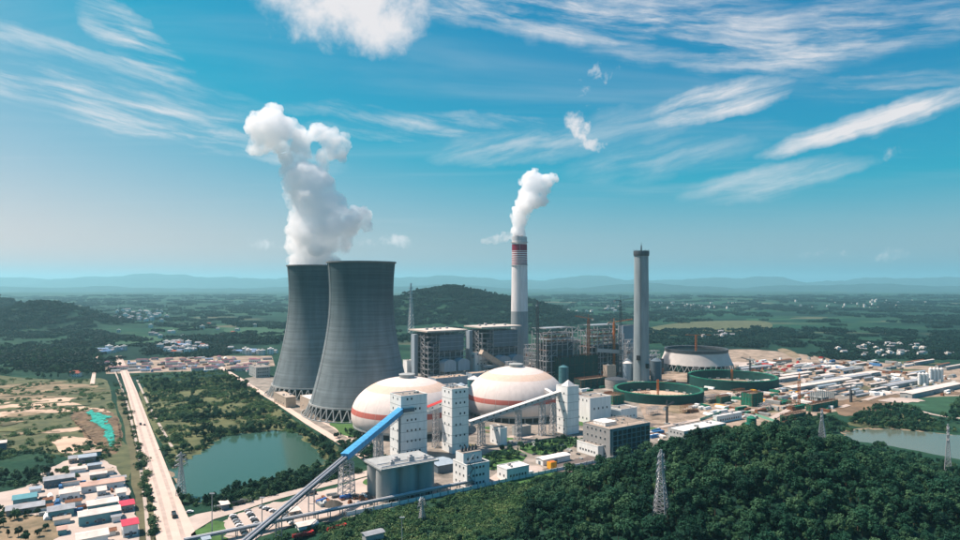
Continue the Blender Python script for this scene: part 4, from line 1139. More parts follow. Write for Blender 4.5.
# ducts, racks and pumps between the boiler houses and the domes
rr_ = random.Random(90)
def duct_run(label, a, c, w, m, posts=True):
    a, c = Vector(a), Vector(c); t = thing('duct', label, 'duct', (a.x, a.y, 0)); b = MB()
    b.beam(a - Vector((a.x, a.y, 0)), c - Vector((a.x, a.y, 0)), w, w * 0.8); b.build('casing', m, t)
    n = max(3, int((c - a).length / 5)); b = MB()
    for i in range(n + 1):
        q = a.lerp(c, i / n) - Vector((a.x, a.y, 0)); d = (c - a).normalized() * 0.2; b.beam(q - d, q + d, w * 1.08, w * 0.88)
    b.build('stiffener', STEEL, t)
    if posts:
        b = MB()
        for f in (0.1, 0.5, 0.9):
            q = a.lerp(c, f) - Vector((a.x, a.y, 0))
            for s_ in (-1, 1): b.beam((q.x + s_ * w * .4, q.y, 0), (q.x + s_ * w * .4, q.y, q.z - w * .4), 0.6)
        b.build('post', STEEL, t)
    return t
for (xa, ya, xb, yb_, d, w, m, lab) in ((497, 357, 512, 372, 1090, 9, PALE_CLAD, 'pale inclined duct entering the striped chimney foot from above'), (531, 360, 560, 362, 1080, 9, STEEL, 'level grey duct crossing the first unfinished frame'),
    (548, 370, 600, 371, 1010, 6, GALV, 'long silver duct along the foot of the unfinished frames'), (430, 372, 468, 373, 985, 5, GALV, 'silver duct along the foot of the first boiler house'), (484, 366, 512, 368, 1000, 5, PALE_CLAD, 'pale duct beside the beige conveyor'),
    (596, 350, 622, 352, 985, 7, STEEL, 'grey duct high inside the taller unfinished frame'), (565, 341, 580, 341, 1000, 6, GALV, 'short bright duct bridging the unfinished frames'), (600, 372, 624, 374, 975, 5, RUST, 'rusty duct by the squat round building'), (470, 356, 484, 357, 1010, 6, SLATE_CLAD, 'dark duct bridging the boiler houses'), (556, 377, 572, 377, 965, 4, WHITE, 'white pipe duct beside the dark teal silo')):
    duct_run(lab, Q(xa, ya, d), Q(xb, yb_, d + 18), w, m)
for k, (xl, xc, xr, yb_, yt_, m, lab) in enumerate(((522, 526, 540, 384, 371, PALE_CLAD, 'pale blue filter house at the striped chimney foot'), (497, 500, 511, 387, 378, SLATE_CLAD, 'dark filter house peeping over the second dome'), (540, 544, 556, 392, 385, WHITE, 'low white pump room right of the second dome'),
    (585, 589, 600, 372, 352, SLATE_CLAD, 'slate mill bay inside the unfinished frames'), (603, 607, 616, 382, 366, BEIGE, 'beige switch room below the taller frame'), (440, 444, 458, 394, 386, WHITE, 'white switch room between the domes and boiler houses'), (628, 632, 646, 390, 384, WHITE, 'white hut at the foot of the bare chimney'), (660, 664, 676, 388, 382, RUST, 'rusty store beside the bare chimney'), (640, 644, 664, 376, 371, RUST, 'low rusty store behind the bare chimney'), (650, 655, 664, 372, 360, DARK_STEEL, 'dark plant room right of the bare chimney'))):
    flat_building('plant_room', lab, 'building', xl, xc, xr, yb_, yt_, wall=m, clutter=4, wr=dict(nx=3, nz=1, w=1.6, wh=1.8, z0=2.5))
for k, (xl, xc, xr, yb_, yt_, sd) in enumerate(((448, 452, 464, 378, 362, 61), (505, 508, 516, 380, 362, 62), (524, 529, 538, 378, 345, 63), (556, 560, 574, 378, 338, 64), (604, 608, 622, 374, 336, 65), (640, 646, 660, 374, 352, 66), (624, 627, 634, 380, 340, 67))):
    p, lu, lv, h = corner(xl, xc, xr, yb_, yt_); lv = min(abs(lv), 25)
    t = thing('pipe_bridge', ['open pipe frame before the first boiler house', 'open pipe frame left of the chimney foot', 'narrow stair frame right of the striped chimney', 'inner pipe frame of the first unfinished boiler', 'inner pipe frame of the taller unfinished boiler', 'low open frame right of the bare chimney', 'slim stair frame left of the bare chimney'][k], 'steel frame', p, GA)
    frame_mesh(lu, lv, h, 4, 3, max(4, int(h / 6)), 0.6, 0.5, 0.5, seed=sd, keep=0.85).build('steel_frame', STEEL if k % 2 else GALV, t)
    b = MB()
    for j in range(5):
        z = h * rr_.uniform(0.15, 0.95); y_ = lv * rr_.uniform(0, 0.5); b.beam((0, y_, z), (lu, y_, z), rr_.uniform(0.6, 1.6), n=8)
    b.build('pipe', GALV if k % 2 else PALE_CLAD, t)
    b = MB()
    for j in range(2): b.box(lu * rr_.uniform(0, .3), lv * .2, h * (0.3 + 0.35 * j), lu * rr_.uniform(.6, 1), lv * .8, h * (0.3 + 0.35 * j) + rr_.uniform(2, 5))
    b.build('vessel', SLATE_CLAD if k % 2 else RUST, t)

# unfinished boiler frames
def frame_block(label, xl, xc, xr, yb, yt, seed, dens=0.75, casing=0.5):
    p, lu, lv, h = corner(xl, xc, xr, yb, yt)
    t = thing('unfinished_boiler_house', label, 'steel frame', p, GA, 'unfinished boiler frames')
    frame_mesh(lu, lv, h, 6, 5, 10, 0.9, 0.65, 0.3, seed=seed, keep=dens).build('steel_frame', FRAME, t)
    frame_mesh(lu * 0.7, lv * 0.6, h * 0.9, 5, 4, 12, 0.5, 0.45, 0.5, seed=seed + 1, keep=0.8).build('scaffold', RUST, t).location = (lu * 0.15, lv * 0.2, 0)
    MB().box(lu * 0.14, lv * 0.12, h * 0.05, lu * 0.9, lv * 0.9, h * casing).build('furnace_casing', DARK_STEEL, t)  # dark filling added inside, to set the steel lines off against black
    for k in range(2, 9, 2):
        b = MB(); z = h * k / 10; b.box(0.4, 0.4, z, lu * 0.95, lv * 0.2, z + 0.3); b.box(0.4, lv * 0.2, z, lu * 0.18, lv * 0.95, z + 0.3); b.build('floor_deck', RUST if k % 4 else GALV, t)
    b = MB(); b.box(lu * 0.1, lv * 0.2, h, lu * 0.75, lv * 0.8, h + 0.8); b.build('top_grillage', GALV, t)
    return t
frame_block('unfinished boiler steel frame right of the striped chimney', 532, 546, 578, 384, 329, 21, 0.75, 0.72)
frame_block('unfinished taller steel frame with rusty scaffold behind the dark green net', 578, 592, 624, 380, 326, 33, 0.68, 0.62)
def netted(label, xl, xc, xr, yb, yt, m=DARK_NET, cat='scaffold'):
    p, lu, lv, h = corner(xl, xc, xr, yb, yt)
    t = thing('netted_scaffold', label, cat, p, GA)
    b = MB(); n = 14
    # sagging sheets between poles
    for (a, c) in (((0, 0), (lu, 0)), ((0, 0), (0, lv)), ((lu, 0), (lu, lv)), ((0, lv), (lu, lv))):
        vs = []
        for k in range(5):
            for i in range(n + 1):
                f = i / n; s = 0.35 * math.sin(f * n * math.pi / 2) * math.sin(k * 0.9)
                vs.append((a[0] + (c[0] - a[0]) * f + (s if a[0] == c[0] else 0), a[1] + (c[1] - a[1]) * f + (s if a[1] == c[1] else 0), h * k / 4))
        b.add(vs, [(k * (n + 1) + i, k * (n + 1) + i + 1, (k + 1) * (n + 1) + i + 1, (k + 1) * (n + 1) + i) for k in range(4) for i in range(n)])
    b.build('net', m, t)
    frame_mesh(lu, lv, h + 1.2, 8, 4, 3, 0.25, 0.2, 0.2).build('pole', RUST, t)
    MB().box(1, 1, 0, lu - 1, lv - 1, h * 0.86).build('core', DARK_STEEL, t)
    b = MB(); b.box(0.5, 0.5, h * 0.88, lu - 0.5, lv - 0.5, h * 0.88 + 0.3); b.build('work_deck', mat('scaffold_deck', (0.20, 0.15, 0.11), 0.9, var=0.4, scale=0.5), t)
    return t
netted('big dark netted scaffold box in front of the unfinished frames', 553, 560, 598, 384, 358)
netted('low dark green netted box beyond the second dome', 574, 581, 607, 390, 380)
netted('bright green netted low box near the green ring and white block', 602, 613, 624, 405, 396, GREEN_NET)
netted('green netted cube right of the second green ring', 741, 752, 763, 407, 394, GREEN_NET)
netted('small green netted block between the two green rings', 716, 721, 731, 404, 397, GREEN_NET)
netted('tiny green netted block between the rings beside the small one', 708, 711, 717, 403, 398, GREEN_NET)
for k, (a, c, x, y0, y1, l_) in enumerate(((780, 786, 806, 423, 416, 'left'), (806, 812, 838, 412, 405, 'mid'), (774, 778, 800, 430, 425, 'low'))):
    netted(['green netted foundation pit wall near the pylon', 'green netted foundation wall beside the wooded bank', 'low green netted wall at the forest edge'][k], a, c, x, y0, y1, GREEN_NET)
flat_building('turbine_bay', 'tall slate-blue clad wall building left of the bare chimney', 'building', 618, 623, 640, 372, 326, wall=mat('slate_wall', (0.20, 0.26, 0.31), 0.7, var=0.1, scale=0.1), clutter=1)

# ---------------------------------------------------------------- cooling tower rings under construction
def net_ring(label, px, py, wpx, hm, floor_m):
    c = P(px, py); r = wpx / 2 * c.y / FOC
    t = thing('netted_ring', label, 'tower base', c, 0, 'netted rings of cooling tower bases')
    b = MB(); n = 96; vs = []
    prof = [(r + 1.2, 0), (r + 0.8, hm * 0.33), (r + 1.0, hm * 0.66), (r + 0.6, hm)]
    b.lathe(prof, n, cap_top=False); b.build('outer_net', DARK_NET, t, smooth=True)
    b = MB(); b.lathe([(r - 3.2, hm), (r - 3.4, hm * 0.6), (r - 4.5, 0.2)], n, cap_top=False); b.build('inner_net', DARK_NET, t, smooth=True)
    b = MB(); b.lathe([(r - 3.2, hm - 0.4), (r + 0.8, hm - 0.4), (r + 0.9, hm + 0.5), (r - 3.2, hm + 0.5), (r - 3.2, hm - 0.4)], n, cap_top=False); b.build('rim_deck', GREEN_NET, t)
    b = MB(); b.lathe([(r - 4, 0.25), (0.5, 0.3)], 64); b.build('floor', floor_m, t)
    b = MB()
    for k in range(72):
        a = 2 * math.pi * k / 72; b.beam((r * math.cos(a), r * math.sin(a), 0), (r * math.cos(a), r * math.sin(a), hm + 2.0), 0.3)
    b.build('scaffold_pole', RUST, t)
    me = None
    for k in range(24):
        a = 2 * math.pi * k / 24
        if me is None:
            bb = MB(); bb.box(-0.5, -2.2, 0.3, 0.5, 2.2, 2.6); bb.box(-0.8, -2.6, 0.2, 0.8, 2.6, 0.6); me = bb.mesh('pedestal', CONC)
        link('pedestal', me, t, ((r - 7) * math.cos(a), (r - 7) * math.sin(a), 0), a)
    b = MB(); lattice(b, (0, 0, 0.3), 2.0, 2.0, 22, 10, 0.25); b.build('mast', ORANGE, t)
    b = MB(); b.lathe([(8, 0.3), (7, 1.4), (0.5, 1.6)], 24); b.build('central_pad', RUST, t)
    return t
net_ring('nearer green netted ring with bare earth inside', 658, 397, 86, 11, SAND)
net_ring('farther green netted ring with dark inside, before the truncated tower', 732, 384.5, 84, 13, SITE)
# truncated shell
c = P(696, 369); s = c.y / FOC
t = thing('cooling_tower', 'truncated unfinished cooling tower shell with dark scaffold rim', 'cooling tower', c)
r0, r1, zb, zt = 34.5 * s, 29.5 * s, 8.0 * s * 0.8, 19.0 * s
b = MB(); b.lathe([(r0, zb), (r0 - (r0 - r1) * 0.55, zb + (zt - zb) * 0.5), (r1, zt), (r1 - 0.8, zt), (r0 - 1.0, zb), (r0, zb)], 96, cap_top=False); b.build('shell', mat('fresh_concrete', (0.50, 0.47, 0.44), 0.9, var=0.1, scale=0.1), t, smooth=True)
b = MB(); b.lathe([(r1 + 1.4, zt - 2.0), (r1 + 1.6, zt + 3.2), (r1 + 0.4, zt + 3.4), (r1 - 2.2, zt + 2.8), (r1 - 2.2, zt - 1.5)], 72, cap_top=False); b.build('scaffold_rim', DARK_STEEL, t)
b = MB(); da = math.pi / 40
for s_ in (-1, 1): b.beam((r0 + 2.5, 0, 0.2), (r0 * math.cos(da), s_ * r0 * math.sin(da), zb), 1.2, n=6)
me = b.mesh('column', CONC)
for i in range(40): link('column', me, t, (0, 0, 0), 2 * math.pi * i / 40)
b = MB(); b.lathe([(r0 - 6, 0.2), (r0 - 6, zb - 1), (0.5, zb - 1)], 48); b.build('inner_packing', DARKGROUND, t)
for i in range(6):
    a = R(200 + 24 * i); b = MB(); frame_mesh(7, 3, zb * 1.1, 2, 1, 3, 0.3, 0.25, 0.3, seed=i).build('scaffold_bay', GREEN_NET if i % 2 else GALV, t).location = ((r0 + 5) * math.cos(a), (r0 + 5) * math.sin(a), 0)
b = MB(); lattice(b, (0, 0, 0), 2.4, 2.4, zt + 26, 16, 0.25); b.beam((-18, 0, zt + 26), (26, 0, zt + 26), 0.8); b.build('central_mast', ORANGE, t)

# ---------------------------------------------------------------- cranes, pylons, walls
def tower_crane(label, px, py, top, m, jib, ang, mast=2.2):
    c = P(px, py); h = (py - top) / FOC * c.y
    t = thing('tower_crane', label, 'crane', c, R(ang), 'tower cranes on the building site')
    b = MB(); lattice(b, (0, 0, 0), mast, mast, h, max(8, int(h / 3)), 0.35); b.build('mast', m, t)
    b = MB(); b.box(-2.5, -2.5, 0, 2.5, 2.5, 1.0); b.build('base', CONC, t)
    b = MB(); b.box(-1.1, -1.1, h, 1.1, 1.1, h + 2.4); b.build('cab', m, t)
    b = MB(); n = int(jib / 3)
    L0 = Vector((1, 0, h + 2.5)); L1 = Vector((jib, 0, h + 2.5 + jib * 0.12))
    for i in range(n):
        p, q = L0.lerp(L1, i / n), L0.lerp(L1, (i + 1) / n); up = Vector((0, 0, 1.4))
        for s in (-0.7, 0.7): b.beam(p + Vector((0, s, 0)), q + Vector((0, s, 0)), 0.3); b.beam(p + Vector((0, s, 0)), (p + q) / 2 + up, 0.2); b.beam((p + q) / 2 + up, q + Vector((0, s, 0)), 0.2)
        if i < n - 1: b.beam((p + q) / 2 + up, (q + L0.lerp(L1, (i + 2) / n)) / 2 + up, 0.3)
    b.build('jib', m, t)
    b = MB(); b.beam((0, 0, h + 2.4), (-jib * 0.3, 0, h + 2.6), 1.2, 0.8); cj = b.build('counter_jib', m, t)
    MB().box(-jib * 0.3 - 1.5, -1.2, h - 0.5, -jib * 0.3 + 1.5, 1.2, h + 2.2).build('counterweight', CONC, cj)
    b = MB(); b.beam((0, 0, h + 2), (0, 0, h + 9), 0.6); b.beam((0, 0, h + 9), L1, 0.12); b.beam((0, 0, h + 9), (-jib * 0.3, 0, h + 2.6), 0.12); b.build('apex_stay', m, t)
    return t
tower_crane('dark slender crane mast just right of the striped chimney', 537.5, 384, 306, DARK_STEEL, 16, 70, 3.2)
tower_crane('rust-coloured crane above the unfinished steel frame', 588.5, 380, 320, RUST, 22, 150, 3.0)
tower_crane('dark crane left of the bare chimney reaching above the frames', 620.5, 380, 302, DARK_STEEL, 30, -10, 3.0)
tower_crane('orange crane with raised jib between frames and bare chimney', 614, 378, 324, ORANGE, 34, 20, 2.4)
tower_crane('orange crane mast standing on the sandy building site', 799, 406, 380, ORANGE, 14, 60, 2.6)
tower_crane('small dark crane beside the wooded bank on the building site', 851, 404, 392, DARK_STEEL, 16, 100, 1.8)
tower_crane('thin dark crane between the green ring and the white-roofed hall', 667, 424, 409, DARK_STEEL, 18, 50, 1.4)
tower_crane('small crane on the far side of the building site', 750, 376, 362, DARK_STEEL, 20, 110, 1.8)

def pylon(label, loc, h, w=8.0, m=None, group='power line pylons', thick=0.3, arms=3):
    t = thing('pylon', label, 'pylon', loc, GA + R(20), group)
    b = MB(); lattice(b, (0, 0, 0), w, w * 0.32, h * 0.68, 9, thick); b.build('tower_body', m or GALV, t)
    b = MB(); lattice(b, (0, 0, h * 0.68), w * 0.32, w * 0.12, h * 0.32, 6, thick * 0.85); b.build('tower_head', m or GALV, t)
    for k in range(arms):
        z = h * (0.70 + 0.1 * k); a = w * (0.95 - 0.12 * k)
        b = MB()
        for s in (-1, 1):
            for y in (-0.9, 0.9):
                b.beam((0, y, z), (s * a, 0, z + 0.6), thick * 0.9); b.beam((0, y, z + 2.0), (s * a, 0, z + 0.6), thick * 0.8)
            for f in (0.35, 0.7): b.beam((s * a * f, 0.9 * (1 - f), z + 0.6 * f), (s * a * f, 0, z + 2.0 - 1.4 * f), thick * 0.6)
        arm = b.build('crossarm', m or GALV, t)
        for s in (-1, 1):
            b = MB(); b.lathe([(0.12, -2.2), (0.28, -2.0), (0.12, -1.6), (0.28, -1.3), (0.12, -0.9), (0.28, -0.6), (0.1, 0)], 6, (s * a, 0, z + 0.5)); b.build('insulator', SLATE_CLAD, arm)
    return t
def on_hill(px, py, it=14):
    z = 0.0
    for _ in range(it):
        p = P(px, py, z); z = terrain(p.x, p.y)
    return Vector((p.x, p.y, z))
p = on_hill(661, 516); pylon('tall pylon on the reddish clearing in the forest', p, 67 / FOC * p.y, 7.0)
PYL1 = p.copy()
p = on_hill(822, 447); pylon('pylon rising from the treetops at the hill crest', p, 38 / FOC * p.y, 7.5)
PYL2 = p.copy()
p = P(948, 478); pylon('slim pylon standing by the far pond', p, 54 / FOC * p.y, 5.0, thick=0.28)
p = P(181, 496); pylon('slim pylon at the left bank of the green pond', p, 44 / FOC * p.y, 5.0, thick=0.24)
p = P(422, 524); pylon('small pylon in the scrub before the silos', p, 26 / FOC * p.y, 4.0, thick=0.24)
pp = Q(411, 0, 1900); pp.z = terrain(pp.x, pp.y); pylon('faint tall pylon on the wooded hillside behind the boiler houses', pp, 150, 16, thick=1.1)
for (x, y, h_, lab) in ((212, 534, 40, 'lamp mast beside the lawn at the road junction'), (402, 548, 30, 'lamp mast in the scrub at the lower edge'), (262, 532, 34, 'lamp mast among the parked cars')):
    p = P(x, y); t = thing('lamp_mast', lab, 'lamp mast', p)
    hh = h_ / FOC * p.y; b = MB(); b.lathe([(0.35, 0), (0.22, hh)], 8); b.build('pole', GALV, t)
    b = MB(); b.box(-1.4, -0.5, hh, 1.4, 0.5, hh + 0.5); b.build('lamp_head', GALV, t); b = MB(); b.cyl((0, 0, 0), 0.7, 0.5, 8); b.build('footing', CONC, t)

# boundary wall along the forest, panel by panel
t = thing('boundary_wall', 'long pale plant wall along the forest edge', 'wall', WALL_P, GA)
me = MB().box(0.18, -0.15, 0, 5.82, 0.15, 2.6).mesh('wall_panel', WHITE); mp_ = MB().box(-0.3, -0.3, 0, 0.3, 0.3, 3.0).box(-0.36, -0.36, 3.0, 0.36, 0.36, 3.15).mesh('pillar', CONC)
for k in range(-6, 60):
    link('wall_panel', me, t, (6.2 * k + 0.1, 0, 0)); link('pillar', mp_, t, (6.2 * k, 0, 0))

# pipe conveyor along the yard edge
t = thing('pipe_rack', 'long low pipe rack with grey pipes running past the silos', 'pipe rack', WALL_P + V * 4 + U * -130, GA)
Lr = 190.0
for y, d in ((-1.5, 1.1), (0.3, 0.9), (1.6, 0.6)):
    b = MB(); b.lathe([(d / 2, 0), (d / 2, Lr)], 10); o = b.build('pipe', GALV if y < 1 else WHITE, t, smooth=True); o.rotation_euler = (0, R(90), 0); o.location = (0, y, 4.6 + d / 2)
b = MB(); b.box(0, -2.4, 4.2, Lr, 2.2, 4.5); b.build('rack_deck', CONC, t)
me = MB().beam((0, -2, 0), (0, -2, 4.3), 0.45).beam((0, 2, 0), (0, 2, 4.3), 0.45).beam((0, -2.2, 4.1), (0, 2.2, 4.1), 0.4).mesh('rack_bent', CONC)
for k in range(24): link('rack_bent', me, t, (Lr * (k + 0.5) / 24, 0, 0))

# ================================================================ vegetation
def leaf_material(name, c0, c1, c2, trans=0.15):
    m, N, L, b = _principled(name)
    oi = N.new('ShaderNodeObjectInfo'); tcn = N.new('ShaderNodeTexCoord')
    n = N.new('ShaderNodeTexNoise'); n.inputs['Scale'].default_value = 0.55; n.inputs['Detail'].default_value = 3
    L.new(tcn.outputs['Object'], n.inputs['Vector'])
    geo = N.new('ShaderNodeNewGeometry')
    n2 = N.new('ShaderNodeTexNoise'); n2.inputs['Scale'].default_value = 1 / 38; n2.inputs['Detail'].default_value = 3; L.new(geo.outputs['Position'], n2.inputs['Vector'])
    a = N.new('ShaderNodeMath'); a.operation = 'MULTIPLY_ADD'; L.new(oi.outputs['Random'], a.inputs[0]); a.inputs[1].default_value = 0.62
    s = N.new('ShaderNodeMath'); s.operation = 'MULTIPLY_ADD'; L.new(n.outputs['Fac'], s.inputs[0]); s.inputs[1].default_value = 0.55
    s3 = N.new('ShaderNodeMath'); s3.operation = 'MULTIPLY_ADD'; L.new(n2.outputs['Fac'], s3.inputs[0]); s3.inputs[1].default_value = 1.4; s3.inputs[2].default_value = -0.78
    L.new(s3.outputs[0], s.inputs[2]); L.new(s.outputs[0], a.inputs[2])
    r = N.new('ShaderNodeValToRGB'); e = r.color_ramp.elements; e.new(0.5)
    for el, p, c in zip(e, (0.12, 0.5, 0.95), (c0, c1, c2)): el.position = p; el.color = (*c, 1)
    L.new(a.outputs[0], r.inputs[0])
    L.new(r.outputs[0], b.inputs['Base Color']); b.inputs['Roughness'].default_value = 0.7; b.inputs['Specular IOR Level'].default_value = 0.15
    tr = N.new('ShaderNodeBsdfTranslucent'); L.new(r.outputs[0], tr.inputs['Color'])
    mx = N.new('ShaderNodeMixShader'); mx.inputs[0].default_value = trans
    out = N['Material Output']; L.new(b.outputs[0], mx.inputs[1]); L.new(tr.outputs[0], mx.inputs[2]); L.new(mx.outputs[0], out.inputs['Surface'])
    return m
LEAF = leaf_material('broadleaf_foliage', (0.003, 0.030, 0.018), (0.013, 0.066, 0.034), (0.066, 0.142, 0.064))
LEAF_BUSH = leaf_material('shrub_foliage', (0.012, 0.050, 0.024), (0.034, 0.098, 0.040), (0.11, 0.17, 0.07))
LEAF_FAR = leaf_material('far_foliage', (0.001, 0.015, 0.014), (0.004, 0.029, 0.023), (0.013, 0.054, 0.035))
BARK = mat('bark', (0.09, 0.065, 0.045), 0.9, var=0.3, scale=2.0)

def crown_mesh(name, R_, H_, z0, nclump, nleaf, leaf, seed, m, clump=0.42):
    r = np.random.default_rng(seed)
    vs, fs = [], []
    cs = []
    for k in range(nclump):
        while True:
            q = r.uniform(-1, 1, 3)
            if 0.15 < q @ q < 1: break
        q = q / max(1e-3, np.linalg.norm(q)) * (0.35 + 0.5 * r.random())
        cs.append((q * np.array([R_, R_, H_ / 2]) + np.array([0, 0, z0 + H_ / 2]), clump * R_ * (0.7 + 0.6 * r.random())))
    for (c, cr) in cs:
        for k in range(nleaf):
            d = r.normal(size=3); d /= np.linalg.norm(d); d[2] = d[2] if d[2] > -0.35 else -d[2] * 0.6
            p = c + d * cr * (0.72 + 0.38 * r.random())
            nrm = d * 0.9 + r.normal(size=3) * 0.55; nrm[2] += 0.35; nrm /= np.linalg.norm(nrm)
            t = np.cross(nrm, r.normal(size=3)); t /= np.linalg.norm(t); b_ = np.cross(nrm, t)
            s = leaf * (0.6 + 0.8 * r.random())
            o = len(vs)
            vs += [tuple(p - t * s), tuple(p + b_ * s * 0.62), tuple(p + t * s), tuple(p - b_ * s * 0.62)]
            fs.append((o, o + 1, o + 2, o + 3))
    me = bpy.data.meshes.new(name); me.from_pydata(vs, [], fs); me.materials.append(m); me.update()
    return me

def trunk_mesh(name, h, r0, seed):
    b = MB(); rr = random.Random(seed)
    b.lathe([(r0, 0), (r0 * 0.75, h * 0.4), (r0 * 0.5, h * 0.75), (r0 * 0.15, h)], 6)
    for k in range(4):
        a = rr.uniform(0, 6.28); z = h * rr.uniform(0.45, 0.75); l = h * rr.uniform(0.25, 0.4)
        b.beam((0, 0, z), (math.cos(a) * l * .8, math.sin(a) * l * .8, z + l * .7), r0 * 0.5, n=5)
    return b.mesh(name, BARK)

TREES = []          # (trunk mesh, crown mesh, joined object for the mass)
hidden = bpy.data.collections.new('tree_sources')
def joined(tr, cr, name, coll):
    b = bmesh.new(); b.from_mesh(tr); n0 = len(b.faces); b.from_mesh(cr)
    b.faces.ensure_lookup_table()
    for f in list(b.faces)[n0:]: f.material_index = 1
    me = bpy.data.meshes.new(name); b.to_mesh(me); b.free(); me.materials.append(tr.materials[0]); me.materials.append(cr.materials[0])
    o = bpy.data.objects.new(name, me); coll.objects.link(o); return o
kinds = [(3.6, 6.2, 2.6), (4.3, 6.8, 3.0), (2.7, 7.6, 2.8), (4.9, 5.6, 3.2), (3.3, 5.0, 2.2), (2.1, 9.4, 2.0), (1.6, 8.6, 1.6), (3.9, 7.8, 3.4), (2.9, 4.6, 1.4)]
for i, (rr, hh, z0) in enumerate(kinds):
    tr = trunk_mesh('trunk', z0 + hh * 0.7, 0.28, i); cr = crown_mesh('crown', rr, hh, z0, (22, 15, 26, 13, 18, 24, 20, 30, 12)[i], 58, (0.46, 0.6, 0.42, 0.62, 0.5, 0.4, 0.36, 0.52, 0.5)[i], 40 + i, LEAF, (0.34, 0.44, 0.36, 0.40, 0.36, 0.42, 0.48, 0.30, 0.42)[i])
    TREES.append((tr, cr)); joined(tr, cr, 'tree_source', hidden)
bush_coll = bpy.data.collections.new('shrub_sources')
for i, (rr, hh) in enumerate(((1.5, 2.0), (2.2, 2.4), (1.2, 2.6), (2.8, 2.2))):
    o = bpy.data.objects.new('shrub_source', crown_mesh('shrub', rr, hh, 0.1, 8, 34, 0.36, 80 + i, LEAF_BUSH, 0.5)); bush_coll.objects.link(o)
grove_coll = bpy.data.collections.new('grove_sources')
for i in range(5):
    r = np.random.default_rng(200 + i); b = bmesh.new()
    L_ = (26, 34, 20, 44, 30)[i]; Wd = (14, 20, 12, 12, 24)[i]
    for k in range((16, 22, 10, 20, 24)[i]):
        me = crown_mesh('c', r.uniform(3.5, 6), r.uniform(5, 9), 1.0, 6, 16, 1.7, 300 + i * 40 + k, LEAF_FAR, 0.5)
        me.transform(Matrix.Translation((r.normal() * L_ * 0.45, r.normal() * Wd * 0.45, 0))); b.from_mesh(me); bpy.data.meshes.remove(me)
    me = bpy.data.meshes.new('grove'); b.to_mesh(me); b.free(); me.materials.append(LEAF_FAR)
    o = bpy.data.objects.new('grove_source', me); grove_coll.objects.link(o)

def scatter(name, pts, coll, label, cat_kind='stuff', nk=6):
    """one object: copies of the sources in coll set at pts = [(x, y, z, scale, index)]"""
    n = len(pts)
    me = bpy.data.meshes.new(name); me.from_pydata([p[:3] for p in pts], [], []); me.update()
    a = me.attributes.new('size', 'FLOAT', 'POINT'); a.data.foreach_set('value', [p[3] for p in pts])
    a = me.attributes.new('pick', 'INT', 'POINT'); a.data.foreach_set('value', [p[4] for p in pts])
    a = me.attributes.new('turn', 'FLOAT_VECTOR', 'POINT'); a.data.foreach_set('vector', [c for _ in pts for c in (0.0, 0.0, random.uniform(0, 6.283))])
    o = link(name, me); tag(o, label, kind=cat_kind)
    g = bpy.data.node_groups.new(name, 'GeometryNodeTree')
    g.interface.new_socket('Geometry', in_out='INPUT', socket_type='NodeSocketGeometry'); g.interface.new_socket('Geometry', in_out='OUTPUT', socket_type='NodeSocketGeometry')
    gi = g.nodes.new('NodeGroupInput'); go = g.nodes.new('NodeGroupOutput')
    ci_ = g.nodes.new('GeometryNodeCollectionInfo'); ci_.inputs['Collection'].default_value = coll
    ci_.inputs['Separate Children'].default_value = True; ci_.inputs['Reset Children'].default_value = True
    ip = g.nodes.new('GeometryNodeInstanceOnPoints'); ip.inputs['Pick Instance'].default_value = True
    def attr(nm, ty):
        q = g.nodes.new('GeometryNodeInputNamedAttribute'); q.data_type = ty; q.inputs['Name'].default_value = nm; return q.outputs['Attribute']
    g.links.new(gi.outputs[0], ip.inputs['Points']); g.links.new(ci_.outputs[0], ip.inputs['Instance'])
    g.links.new(attr('pick', 'INT'), ip.inputs['Instance Index']); g.links.new(attr('turn', 'FLOAT_VECTOR'), ip.inputs['Rotation']); g.links.new(attr('size', 'FLOAT'), ip.inputs['Scale'])
    g.links.new(ip.outputs[0], go.inputs[0])
    md = o.modifiers.new('scatter', 'NODES'); md.node_group = g
    return o

def fill(poly, spacing, dens=None, jitter=0.45):
    xs = [p[0] for p in poly]; ys = [p[1] for p in poly]; out = []
    x = min(xs)
    while x < max(xs):
        y = min(ys)
        while y < max(ys):
            qx, qy = x + random.uniform(-1, 1) * spacing * jitter, y + random.uniform(-1, 1) * spacing * jitter
            if inside(poly, qx, qy) and (dens is None or random.random() < dens(qx, qy)): out.append((qx, qy))
            y += spacing
        x += spacing
    return out
def clump(s, lo, hi, seed=0.0):
    return lambda x, y: sstep(lo, hi, 0.5 + 0.5 * noise.noise(Vector((x / s, y / s, seed))) + 0.25 * noise.noise(Vector((x / s * 3, y / s * 3, seed + 4))))

# forest on the near hill (world outline; the wall line bounds it)
def wall_at(t, s): q = WALL_P + U * t + WALL_N * s; return (q.x, q.y)
def frame_px(x, y, z=0.0): return 480 + x / y * FOC, HOR + (CAM_H - z) / y * FOC
hill = [wall_at(60, 60), wall_at(120, 22), wall_at(200, 8), wall_at(300, 6), wall_at(385, 6), wall_at(440, 20), (318, 540), (312, 480), (305, 420), (292, 360), (250, 240), (150, 240), (60, 250), (15, 300), (20, 350)]
pts = fill(hill, 5.0, lambda x, y: 0.5 + 0.5 * clump(26, 0.25, 0.5, 31.0)(x, y))
pts = [q for q in pts if (q[0] - PYL1.x) ** 2 + (q[1] - PYL1.y) ** 2 > 36 and q[1] > 200]
def in_frame(q):
    z = terrain(*q); a, b_ = frame_px(q[0], q[1], z + 5); return -15 < a < 975 and b_ < 552
seen = [q for q in pts if in_frame(q)]
